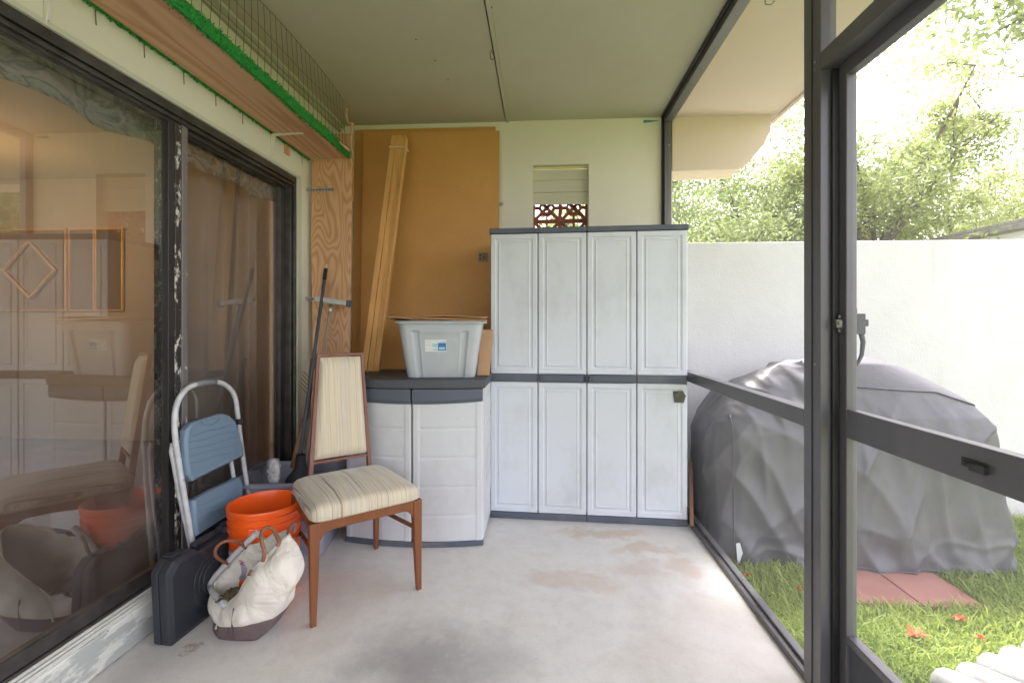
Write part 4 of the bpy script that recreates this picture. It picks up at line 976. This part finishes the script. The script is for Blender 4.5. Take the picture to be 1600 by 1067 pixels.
# ================================================================== CANVAS BAG
bag = thing('canvas_bag', 'worn cream canvas bag with brown leather base and handles', 'bag', W(388, 985, Z=0))
def z0p(x, y, z=0.0): return W(x, y, Z=z)
R = [
 [z0p(333, 983), z0p(343, 998), z0p(374, 1001), z0p(402, 999), z0p(436, 968), z0p(425, 958), z0p(385, 957), z0p(345, 965)],
 [C(333, 968, 1.90), C(343, 982, 1.83), C(385, 979, 1.79), C(425, 968, 1.81), C(450, 948, 1.90), C(430, 945, 2.0), C(385, 945, 2.03), C(345, 953, 1.99)],
 [C(329, 955, 1.91), C(346, 968, 1.82), C(388, 968, 1.77), C(432, 957, 1.80), C(458, 935, 1.89), C(440, 925, 2.0), C(388, 925, 2.05), C(340, 940, 2.0)],
 [C(328, 942, 1.92), C(347, 958, 1.83), C(402, 930, 1.745), C(458, 915, 1.79), C(472, 893, 1.88), C(450, 890, 1.99), C(380, 905, 2.05), C(336, 925, 2.0)],
 [C(332, 930, 1.94), C(350, 950, 1.85), C(400, 900, 1.76), C(455, 875, 1.81), C(472, 872, 1.88), C(440, 868, 1.98), C(368, 882, 2.04), C(334, 912, 2.0)],
 [C(341, 936, 1.93), C(354, 946, 1.87), C(397, 887, 1.80), C(440, 842, 1.84), C(456, 828, 1.89), C(425, 832, 1.97), C(372, 862, 2.02), C(333, 908, 2.0)],
]
def closed_smooth(r, n=8):
    k = len(r); out = []
    for i in range(k):
        p0, p1, p2, p3 = r[i - 1], r[i], r[(i + 1) % k], r[(i + 2) % k]
        for j in range(n):
            t_ = j / n; q_ = .5 * ((2 * p1) + (p2 - p0) * t_ + (2 * p0 - 5 * p1 + 4 * p2 - p3) * t_ ** 2 + (-p0 + 3 * p1 - 3 * p2 + p3) * t_ ** 3)
            out.append(q_.lerp(p1.lerp(p2, t_), .5))
    return out
RS = [closed_smooth(r) for r in R]
cols = list(zip(*RS)); cols = [smooth(list(c_), 6) for c_ in cols]; RS2 = [list(r) for r in zip(*cols)]
cen = sum(RS2[len(RS2) // 2], Vector()) / len(RS2[0])
for i, r in enumerate(RS2):
    for j, p in enumerate(r):
        if i > 6:
            dirn = (p - cen).normalized(); a_ = noise.noise(p * 9) * .012 + noise.noise(p * 22 + Vector((3, 1, 2))) * .0035 - .016 * math.exp(-(noise.noise(Vector((p.x * 9 + p.z * 7, p.y * 3, p.z * 4 - p.x * 5))) / .16) ** 2); a_ *= min(1, (i - 6) / 6)
            r[j] = p + dirn * a_
for p in RS2[0]: p.z = .0015
leather_n = 8
MB().loft(RS2[:leather_n], True, False, True).build('leather_base', M['leather'], bag, solid=.003, fix=False)
MB().loft([[p * 1.0 for p in r] for r in RS2[leather_n - 1:]], False, False, True).build('canvas_body', M['canvas'], bag, solid=.004, fix=False, subs=1)
# inner floor / contents
MB().tube([p + (cen - p) * .02 + Vector((0, 0, .002)) for p in RS2[-1]], .0042, 6, closed=True).build('rim_piping', M['canvas'], bag)
MB().tube([C(327, 914, 1.985), C(338, 898, 1.99), C(365, 868, 2.0), C(385, 848, 2.0), C(402, 832, 1.99)], .013, 8).build('clasp_bar', M['frame_l'], bag)
MB().tube([C(327, 914, 1.985), C(333, 926, 1.95), C(345, 938, 1.90), C(354, 945, 1.865)], .012, 8).build('clasp_bar', M['frame_l'], bag)
MB().tube([C(354, 943, 1.86), C(345, 962, 1.85), C(337, 982, 1.845)], [.006, .005, .004], 8).build('strap', M['canvas'], bag)
MB().tube([C(365, 950, 1.80), C(363, 970, 1.795), C(361, 998, 1.80)], .003, 8).build('leather_tie', M['leather'], bag)
h1 = smooth([C(411, 876, 1.775), C(413, 862, 1.77), C(409, 846, 1.78), C(409, 832, 1.80), C(415, 825, 1.82), C(424, 825, 1.84), C(431, 834, 1.83), C(436, 846, 1.815), C(433, 853, 1.805)], 6)
MB().tube(h1, .0075, 10).build('handle', M['handle_l'], bag)
h2_ = smooth([C(384, 856, 2.0), C(372, 846, 1.97), C(353, 845, 1.94), C(340, 853, 1.93), C(336, 864, 1.93), C(342, 873, 1.95), C(356, 880, 1.99)], 6)
MB().tube(h2_, .0065, 10).build('handle', M['handle_l'], bag)
h3 = smooth([C(449, 833, 1.86), C(455, 822, 1.855), C(461, 818, 1.86), C(459, 832, 1.86)], 5)
MB().tube(h3, .005, 8).build('strap_end', M['leather'], bag)
for (px, py, dd) in ((391, 894, 1.768), ): 
    q = C(px, py, dd - .003); mb = MB(); mb.grid(lambda u, v: q + Vector(((u - .5) * .012 + (v - .5) * .012, -.001, (v - .5) * .024)), 2, 2); mb.build('worn_hole', M['handle_l'], bag, solid=.002)
mb = MB(); ctr = C(365, 925, 1.93); mb.grid(lambda u, v: ctr + Vector(((u - .5) * .09, (v - .5) * .10, .02 * noise.noise(Vector((u * 5, v * 5, 2))) - .01)), 12, 12); mb.build('shade_lining', plain('dark lining cloth', (.06, .05, .04), (.22, .17, .11), scale=30, rough=.9), bag, solid=.004)  # dark coloured sheet stands in for the shade inside the open bag

# ================================================================== CHAIR
FLp = W(489, 978, Z=0); FRp = W(654, 920, Z=0); chd = (FRp - FLp); cw2 = chd.length; cang = math.atan2(chd.y, chd.x)
ch = thing('dining_chair', 'old walnut dining chair with worn striped upholstery', 'chair', FLp, cang)
SD = .47; SZ = .415
def leg(pts, ws, name, mt=M['walnut']):
    mb = MB(); rings = []
    for p, (wx, wy) in zip(pts, ws):
        p = Vector(p); rings.append([p + Vector((-wx / 2, -wy / 2, 0)), p + Vector((wx / 2, -wy / 2, 0)), p + Vector((wx / 2, wy / 2, 0)), p + Vector((-wx / 2, wy / 2, 0))])
    mb.loft(rings, True, True, False); return mb.build(name, mt, ch, local=True, bevel=.004, seg=3)
for x in (.0, cw2):
    s_ = 1 if x == 0 else -1
    leg([(x, 0, 0), (x + s_ * .004, .006, .2), (x + s_ * .006, .010, .36), (x + s_ * .006, .012, SZ)], [(.023, .023), (.033, .031), (.04, .038), (.042, .04)], 'front_leg')
for s_, x in ((1, .02), (-1, cw2 - .02)):
    xb = .09 if s_ == 1 else cw2 - .075
    leg([(x, SD + .035, 0), (x + s_ * .012, SD - .0, .2), (x + s_ * .02, SD - .03, .36), (x + s_ * .02, SD - .035, SZ)], [(.022, .024), (.027, .03), (.03, .036), (.03, .036)], 'rear_leg')
# aprons
ap = MB(); n = 24
def arch(u, h=.075, lo=.028): e = min(u, 1 - u); return SZ - lo - (h - lo) * max(0, (1 - e / .12)) ** 2
top = [Vector((.02 + (cw2 - .04) * i / n, -.004, SZ)) for i in range(n + 1)]; bot = [Vector((.02 + (cw2 - .04) * i / n, -.004, arch(i / n) - .012)) for i in range(n + 1)]
ap.prism(top + bot[::-1], (0, .022, 0)); ap.build('front_apron', M['walnut'], ch, local=True, bevel=.002)
for x in (-.002, cw2 - .018):
    a2 = MB(); top = [Vector((x, .03 + (SD - .08) * i / n, SZ)) for i in range(n + 1)]; bot = [Vector((x, .03 + (SD - .08) * i / n, arch(i / n) - .006)) for i in range(n + 1)]
    a2.prism(top + bot[::-1], (.02, 0, 0)); a2.build('side_apron', M['walnut'], ch, local=True, bevel=.002)
MB().box(.04, cw2 - .04, SD - .045, SD - .025, SZ - .045, SZ).build('rear_apron', M['walnut'], ch, local=True, bevel=.002)
for x, s_ in ((.01, 1), (cw2 - .01, -1)):
    MB().beam((x, .0, .285), (x + s_ * .02, SD - .0, .235), .011, .02).build('stretcher', M['walnut'], ch, local=True, bevel=.003)
# cushion
def seat_fn(u, v):
    th = 2 * PI * u
    return None
cu = MB(); nr = 14; nth = 96
def sq_ring(sc, z, zdrop=0):
    out = []
    for k in range(nth):
        a = 2 * PI * k / nth; c_, s2 = math.cos(a), math.sin(a); e = .16
        x = math.copysign(abs(c_) ** e, c_); y = math.copysign(abs(s2) ** e, s2)
        tap = 1 - .06 * (y + 1) / 2
        out.append(Vector((cw2 / 2 + x * (cw2 / 2 + .010) * sc * tap, (SD - .025) / 2 - .004 + y * (SD / 2) * sc, z)))
    return out
rings = [sq_ring(.96, SZ + .001), sq_ring(.99, SZ + .006), sq_ring(1.0, SZ + .02), sq_ring(1.0, SZ + .036), sq_ring(.985, SZ + .049), sq_ring(.95, SZ + .059)]
for sc in (.88, .78, .66, .5, .33, .15, .02): rings.append(sq_ring(sc, SZ + .060 + .028 * (1 - sc ** 2)))
for r in rings[3:]:
    for p in r: p.z += .004 * noise.noise(Vector((p.x * 9, p.y * 9, 0))) + .006 * math.sin(PI * p.x / cw2)
cu.loft(rings, True, True, True); seat = cu.build('seat_cushion', M['fab_seat'], ch, local=True)
MB().tube(sq_ring(1.0, SZ + .012), .0035, 6, closed=True).build('welt', M['fab_seat'], seat, local=True)
# back frame: posts and rails, leaning
def bp(x, z): # point on back plane
    t_ = (z - SZ) / (1.07 - SZ); return Vector((x, SD - .03 + .095 * t_, z))
xl = lambda z: .085 + (.148 - .085) * (z - SZ) / (1.07 - SZ); xr = lambda z: cw2 - .072 - (.03) * (z - SZ) / (1.07 - SZ) - .0
xr = lambda z: (cw2 - .075) + (.372 - (cw2 - .075)) * (z - SZ) / (1.07 - SZ)
for f_ in (xl, xr):
    mb = MB(); mb.beam(bp(f_(.36), .36), bp(f_(1.072), 1.072), .022, .032, up=(0, 1, 0), w1=.013, h1=.022); mb.build('back_post', M['walnut_red'], ch, local=True, bevel=.003)
for z in (1.065, .535):
    MB().beam(bp(xl(z), z), bp(xr(z), z), .020, .013, up=(0, 0, 1)).build('back_rail', M['walnut_red'], ch, local=True, bevel=.003)
pb = MB(); zlo, zhi = .55, 1.052; N1 = 18; N2 = 30
def pad(off, inset):
    def fn(u, v):
        z = zlo + inset + (zhi - zlo - 2 * inset) * v; a = xl(z) + .009 + inset; b = xr(z) - .009 - inset; x = a + (b - a) * u
        e = min(u, 1 - u, v, 1 - v) * 2; bul = off * (1 - (1 - min(1, e * 5)) ** 2)
        return bp(x, z) + Vector((0, -.006 * (1 if off > 0 else -1) - bul, 0))
    return fn
pb.grid(pad(.024, 0), N1 * 2, N2 * 2); pb.grid(pad(-.016, 0), N1 * 2, N2 * 2)
padl = [(0, 0), (1, 0), (1, 1), (0, 1)]
pd = pb.build('back_pad', M['fab_back'], ch, local=True)
f_ = pad(.0, .006); loop = [f_(u, 0) for u in np.linspace(0, 1, 12)] + [f_(1, v) for v in np.linspace(.04, 1, 24)] + [f_(u, 1) for u in np.linspace(.95, 0, 12)] + [f_(0, v) for v in np.linspace(.96, .04, 24)]
MB().tube([p + Vector((0, -.006, 0)) for p in loop], .0035, 6, closed=True).build('back_welt', M['fab_back'], pd, local=True)

# ================================================================== GRILL COVER
gc = thing('grill_cover', 'large grey vinyl cover draped over a barbecue grill', 'grill cover', (1.85, 3.05, -.15))
GX, GY = 1.80, 3.06
prof_a = [(-.15, .76), (0, .765), (.3, .765), (.55, .77), (.66, .75), (.79, .68), (.86, .58), (.93, .46), (.98, .35), (1.01, .24), (1.03, .02)]
prof_b = [(-.15, .33), (0, .31), (.3, .30), (.6, .29), (.70, .27), (.80, .22), (.9, .17), (.98, .12), (1.02, .06), (1.03, .01)]
def itp(pr_, z):
    for (z0, a0), (z1, a1) in zip(pr_, pr_[1:]):
        if z <= z1: t_ = (z - z0) / (z1 - z0); return a0 + (a1 - a0) * t_
    return pr_[-1][1]
def e_of(z): return .26 if z < .7 else .26 + (z - .7) * 1.0
def disp(x, y, z):
    a = itp(prof_a, z); b = itp(prof_b, z)
    if x > 0: x += max(0, (.35 - z)) * .14 * (x / a) ** 2
    p = Vector((GX + x, GY + y, z)); nrm = Vector((x / (a * a + .05), y / (b * b + .02), .0)).normalized()
    if z > .85: nrm = (nrm + Vector((0, 0, (z - .85) * 6))).normalized()
    low = min(1, max(0, (.9 - z) / .45)); N = noise.noise
    def ridge(v, k, pw=1.6): return max(0, 1 - abs(N(v)) * k) ** pw
    wx = .06 * N(Vector((p.x * 2, p.y * 2, z * 2)))
    u = (p.x + p.y * .6) * .75 + z * .62 + wx; w = -(p.x) * .62 + z * .75
    u2 = (p.x - p.y * .6) * .85 - z * .45 + wx; w2 = z * .9 + p.x * .4
    d = .030 * N(Vector((p.x * 2.4 + z * .9, p.y * 2.4, z * .9)))
    d += low * .034 * ridge(Vector((u * 4.2, w * .9, 1.3)), 3.2) * (.4 + .6 * max(0, N(Vector((p.x * 1.7, 0, z * 1.7))) + .5))
    d += low * .022 * ridge(Vector((u2 * 5.3, w2 * 1.0, 7.7)), 3.5)
    d += low * .014 * ridge(Vector(((p.x + p.y) * 7, z * 1.3, 4.1)), 3.0)
    top = min(1, max(0, (z - .62) / .15)) * max(0, 1 - abs(p.x - 1.45) / .45)
    d += top * .030 * ridge(Vector((p.x * 7 + z * 5, p.y * 5, z * 8)), 2.2, 1.2)
    bot = max(0, (.10 - z) / .25); d += bot * (.026 * N(Vector((p.x * 9, p.y * 9, z * 5))) + .02 * ridge(Vector((p.x * 5, p.y * 5, z * 9)), 2.5))
    d += .0008 * N(Vector((p.x * 40, p.y * 40, z * 40)))
    return p + nrm * d
def cov_ring(z, n=340):
    a = itp(prof_a, z); b = itp(prof_b, z); e = e_of(z); th = np.linspace(0, 2 * PI, 6001)
    x = np.sign(np.cos(th)) * np.abs(np.cos(th)) ** e * a; y = np.sign(np.sin(th)) * np.abs(np.sin(th)) ** e * b
    L = np.concatenate([[0], np.cumsum(np.hypot(np.diff(x), np.diff(y)))]); t_ = np.linspace(0, L[-1], n + 1)[:-1]
    return [disp(float(q), float(r), z) for q, r in zip(np.interp(t_, L, x), np.interp(t_, L, y))]
zs = list(np.linspace(-.145, .60, 90)) + list(np.linspace(.608, .95, 50)) + list(np.linspace(.955, 1.03, 14))
MB().loft([cov_ring(z) for z in zs], False, True, True).build('cover_cloth', M['cover'], gc, fix=False)
def front_pt(x, z):
    a = itp(prof_a, z); b = itp(prof_b, z); e = e_of(z); x -= GX; x = max(-a * .999, min(a * .999, x))
    return disp(x, -b * (1 - abs(x / a) ** (2 / e)) ** (e / 2), z)
mb = MB(); sp_ = []
for u in np.linspace(0, 1, 80):
    x = 1.72 + u * .86; z = .865 - .05 * u - .25 * max(0, u - .62); sp_.append(front_pt(x, z) + Vector((0, -.004, .003)))
mb.tube(sp_, .0045, 6); mb.build('seam_piping', M['coverseam'], gc)
mb = MB(); mb.tube([front_pt(1.10, z) + Vector((-.002, -.003, 0)) for z in np.linspace(-.13, .70, 40)], .003, 6); mb.build('corner_seam', M['cover'], gc)
mb = MB(); mb.tube([front_pt(1.06 + u * 1.48, -.115 + .004 * math.sin(u * 30)) + Vector((0, -.003, 0)) for u in np.linspace(0, 1, 120)], .004, 6); mb.build('hem', M['cover'], gc)
q = front_pt(1.12, -.05); mb = MB(); mb.add([q + Vector((-.02, -.012, .05)), q + Vector((.0, -.014, .055)), q + Vector((.03, -.014, -.05)), q + Vector((-.012, -.012, -.07))], [(0, 1, 2, 3)]); mb.build('care_tag', M['label'], gc, solid=.001)
# ================================================================== GARDEN BITS
zp = -.135
def paver(pts, nm):
    mb = MB(); mb.prism([(x, y, -.17) for x, y in pts], (0, 0, .045)); tag(mb.build('red_paver', M['paver'], bevel=.004), nm, 'paver', 'red pavers in front of the grill')
paver([(1.432, 2.396), (1.829, 2.396), (1.829, 2.76), (1.432, 2.76)], 'red concrete paver beside the screen door post')
paver([(1.835, 2.390), (2.128, 2.390), (2.128, 2.75), (1.835, 2.75)], 'red concrete paver farther from the screen door')
rn = random.Random(5)
def flower(px, py, s, nm):
    c = W(px, py, Z=-.11); f = MB()
    for k in range(7):
        a = k * 2 * PI / 7 + rn.random(); L_ = s * rn.uniform(.7, 1.1); d = Vector((math.cos(a), math.sin(a), 0)); sd_2 = Vector((-d.y, d.x, 0))
        f.add([c, c + d * L_ * .5 + sd_2 * L_ * .28 + Vector((0, 0, .012)), c + d * L_ + Vector((0, 0, rn.uniform(.0, .02))), c + d * L_ * .5 - sd_2 * L_ * .28 + Vector((0, 0, .016))], [(0, 1, 2, 3)])
    tag(f.build('fallen_flower', M['petal'], fix=False, solid=.001), nm, 'flower', 'orange flowers fallen on the lawn')
flower(1432, 992, .045, 'largest orange flower fallen on the lawn, nearest the pavers front'); flower(1499, 967, .033, 'small orange flower fallen just right of the pavers'); flower(1531, 998, .018, 'tiny dried brownish flower near the white edging'); flower(1168, 900, .022, 'small orange flower by the left end of the grill cover'); flower(1250, 921, .016, 'tiny orange petal in grass left of the door post')
# white scalloped edging
ed = MB(); hd = [(1455, 1061), (1493, 1052), (1526, 1037), (1560, 1026), (1595, 1014), (1632, 1003), (1670, 992)]
axd = Vector((.62, -.78, -.0)).normalized()
for i, (x, y) in enumerate(hd):
    p = W(x, y, Z=-.075); prof_ = [(.001, 0), (.025, .002), (.045, .012), (.058, .03), (.062, .06), (.062, .55)]
    b1 = Vector((-axd.y, axd.x, 0)); b2 = Vector((0, 0, 1)); n = 24; rs = []
    for r_, l_ in prof_: rs.append([p + axd * l_ + (b1 * math.cos(2 * PI * k / n) + b2 * math.sin(2 * PI * k / n)) * r_ for k in range(n)])
    ed.loft(rs, True, True, True)
tag(ed.build('scalloped_edging', M['whiteconc'], angle=60), 'white rounded concrete edging lying on the lawn', 'edging')
# grass
def blades(name, n, region, hmin, hmax, seed, skip):
    rng = np.random.RandomState(seed); xs, ys = region(rng, n); keep = ~skip(xs, ys); xs, ys = xs[keep], ys[keep]; n = len(xs)
    patch = .5 + .5 * np.sin(xs * 5 + 1.7 * np.sin(ys * 4)) * np.sin(ys * 6 + xs)
    h = rng.uniform(hmin, hmax, n) * (.55 + .6 * patch) * np.where(rng.rand(n) > .96, 1.7, 1); a = rng.uniform(0, 2 * PI, n); w = rng.uniform(.0012, .0042, n); ln = rng.uniform(.2, 1.1, n) * h
    ca_, sa = np.cos(a), np.sin(a); z0 = -.152
    V = np.zeros((n, 5, 3)); 
    V[:, 0] = np.stack([xs - sa * w, ys + ca_ * w, np.full(n, z0)], 1); V[:, 1] = np.stack([xs + sa * w, ys - ca_ * w, np.full(n, z0)], 1)
    mx, my = xs + ca_ * ln * .4, ys + sa * ln * .4
    V[:, 2] = np.stack([mx + sa * w * .8, my - ca_ * w * .8, z0 + h * .65], 1); V[:, 3] = np.stack([mx - sa * w * .8, my + ca_ * w * .8, z0 + h * .65], 1)
    V[:, 4] = np.stack([xs + ca_ * ln, ys + sa * ln, z0 + h * rng.uniform(.75, 1.05, n)], 1)
    me = bpy.data.meshes.new(name); b = np.arange(n) * 5
    me.vertices.add(n * 5); me.vertices.foreach_set('co', V.reshape(-1))
    li = np.stack([b, b + 1, b + 2, b + 3, b + 3, b + 2, b + 4], 1).reshape(-1); me.loops.add(n * 7); me.loops.foreach_set('vertex_index', li)
    me.polygons.add(n * 2); ls_ = np.stack([np.arange(n) * 7, np.arange(n) * 7 + 4], 1).reshape(-1); me.polygons.foreach_set('loop_start', ls_); me.polygons.foreach_set('loop_total', np.tile([4, 3], n))
    me.update(calc_edges=True); me.validate(); o = bpy.data.objects.new(name, me); COL.objects.link(o); me.materials.append(M['grass']); return o
def skip(x, y): return ((x > 1.422) & (x < 2.134) & (y > 2.408) & (y < 2.8)) | ((x > 1.15) & (x < 2.65) & (y > 2.8) & (y < 3.3)) | (y > YB - .01)
def reg(rng, n): 
    r = rng.rand(n) ** 1.0; return .975 + rng.rand(n) * 2.6, 1.1 + rng.rand(n) * 2.4
o = blades('grass', 110000, reg, .03, .075, 1, skip); tag(o, 'bright green lawn grass between patio and garden wall', 'grass', kind='stuff')
def reg2(rng, n): return .98 + rng.rand(n) * 6, -3 + rng.rand(n) * 6.5
o2 = blades('grass_far', 60000, reg2, .03, .07, 2, lambda x, y: skip(x, y) | ((x < 3.57) & (y > 1.1)))
o2.name = 'grass'; tag(o2, 'green lawn grass stretching away beside the patio', 'grass', kind='stuff')

# ------------------------------------------------------------------ trees
def leaf_mesh(name, pos, size, mt, seed, parent):
    rng = np.random.RandomState(seed); n = len(pos); u = rng.normal(size=(n, 3)); u /= np.linalg.norm(u, axis=1)[:, None]
    v = rng.normal(size=(n, 3)); v -= (v * u).sum(1)[:, None] * u; v /= np.linalg.norm(v, axis=1)[:, None]
    s = size * rng.uniform(.6, 1.3, n)[:, None]
    V = np.stack([pos - u * s, pos + v * s * .42 + u * s * .1, pos + u * s, pos - v * s * .42 + u * s * .1], 1)
    me = bpy.data.meshes.new(name); me.vertices.add(n * 4); me.vertices.foreach_set('co', V.reshape(-1)); me.loops.add(n * 4); me.loops.foreach_set('vertex_index', np.arange(n * 4))
    me.polygons.add(n); me.polygons.foreach_set('loop_start', np.arange(n) * 4); me.polygons.foreach_set('loop_total', np.full(n, 4)); me.update(calc_edges=True)
    o = bpy.data.objects.new(name, me); COL.objects.link(o); me.materials.append(mt); o.parent = parent; return o
def tree(base, h, crad, ccen, nleaf, mt, label, seed, size=.05, ncl=90, squash=.8, name='broadleaf_tree', extra=()):
    rng = np.random.RandomState(seed); base = Vector(base); cc_ = Vector(ccen)
    tr_ = thing(name, label, 'tree', base, 0, 'trees around the garden'); mb = MB()
    fork = base.lerp(Vector((cc_.x, cc_.y, cc_.z - crad * .55)), .9)
    k1 = base.lerp(fork, .5) + Vector((rng.uniform(-.15, .15), rng.uniform(-.15, .15), 0)); r_ = h * .022
    r_ *= .7; mb.tube([base, k1, fork], [r_ * 1.3, r_, r_ * .8], 10)
    limbs = []; cl_ = []
    for i in range(10):
        a = i * 2.4 + rng.uniform(-.4, .4); e = rng.uniform(.1, 1.2); d = Vector((math.cos(a) * math.cos(e), math.sin(a) * math.cos(e), math.sin(e) * squash + .0))
        end = cc_ + Vector((0, 0, -.15 * crad)) + d * crad * rng.uniform(.65, .95); m1 = fork.lerp(end, .5) + Vector((rng.uniform(-.2, .2), rng.uniform(-.2, .2), rng.uniform(0, .3))) * crad * .3
        p_ = smooth([fork, m1, end], 5); mb.tube(p_, list(np.linspace(r_ * .55, r_ * .1, len(p_))), 6); limbs.append(p_)
        for j in range(5):
            q = p_[rng.randint(4, len(p_))]; e2 = q + Vector(rng.normal(size=3)) * crad * .15; m2 = q.lerp(e2, .5) + Vector(rng.normal(size=3)) * .06
            mb.tube([q, m2, e2], [r_ * .16, r_ * .1, r_ * .04], 5); cl_.append(e2); cl_.append(m2)
    while len(cl_) < ncl:
        d = Vector(rng.normal(size=3)).normalized() * crad * rng.uniform(.4, 1.0) ** .6; d.z *= squash; cl_.append(cc_ + d)
    cl_ = cl_[:ncl] + [Vector(q) for q in extra]; per = nleaf // len(cl_); pos = []
    for q in extra[::3]: mb.tube(smooth([fork, fork.lerp(Vector(q), .55) + Vector((0, 0, .35)), Vector(q)], 5), list(np.linspace(r_ * .3, r_ * .05, 11)), 6)
    for c_ in cl_:
        s = crad * rng.uniform(.05, .15); m = int(per * rng.uniform(.5, 1.5)); pos.append(np.array(c_)[None, :] + rng.normal(size=(m, 3)) * np.array([s, s, s * .6]))
    pos = np.concatenate(pos) - np.array(base)[None, :]
    mb.build('trunk', M['bark'], tr_); leaf_mesh('crown', pos, size, mt, seed, tr_)
GR = -.15
tree((1.9, 6.3, GR), 4, 1.55, (2.0, 6.3, 2.3), 30000, M['leaf'], 'bushy green tree just beyond the wall beside the curved beam', 1, .027, 150)
tree((3.4, 7.6, GR), 4.5, 1.75, (3.3, 7.5, 2.9), 32000, M['leaf'], 'green tree seen beyond the wall left of the near post', 2, .030, 170)
tree((4.6, 6.8, GR), 5.5, 1.75, (4.5, 6.8, 3.3), 34000, M['leaf2'], 'tall sparse yellow green tree rising over the wall at center right', 3, .032, 130, 1.05)
tree((6.2, 7.4, GR), 3.8, 1.6, (6.1, 7.4, 2.2), 26000, M['leaf2'], 'low yellow green tree at the right end of the wall', 4, .030, 150)
tree((8.9, 8.6, GR), 5, 1.9, (8.6, 8.6, 3.2), 22000, M['leaf2'], 'pale green tree at the right edge behind the grey fence', 5, .034, 130)
tree((6.4, 2.8, GR), 6, 1.7, (6.5, 2.5, 5.4), 10000, M['leaf'], 'green tree with leafy branch hanging into the top right corner', 6, .030, 90, extra=[W(x, y, Y=3.1) for x, y in ((1490, 4), (1525, 14), (1545, 0), (1562, 48), (1580, 12), (1596, 46), (1606, 8), (1630, 30), (1650, 0), (1530, -16), (1500, -24))])
tree((-.2, 6.8, GR), 4, 1.6, (0, 6.8, 2.0), 8000, M['leaf'], 'green tree behind the block screen vent', 8, .05, 80)
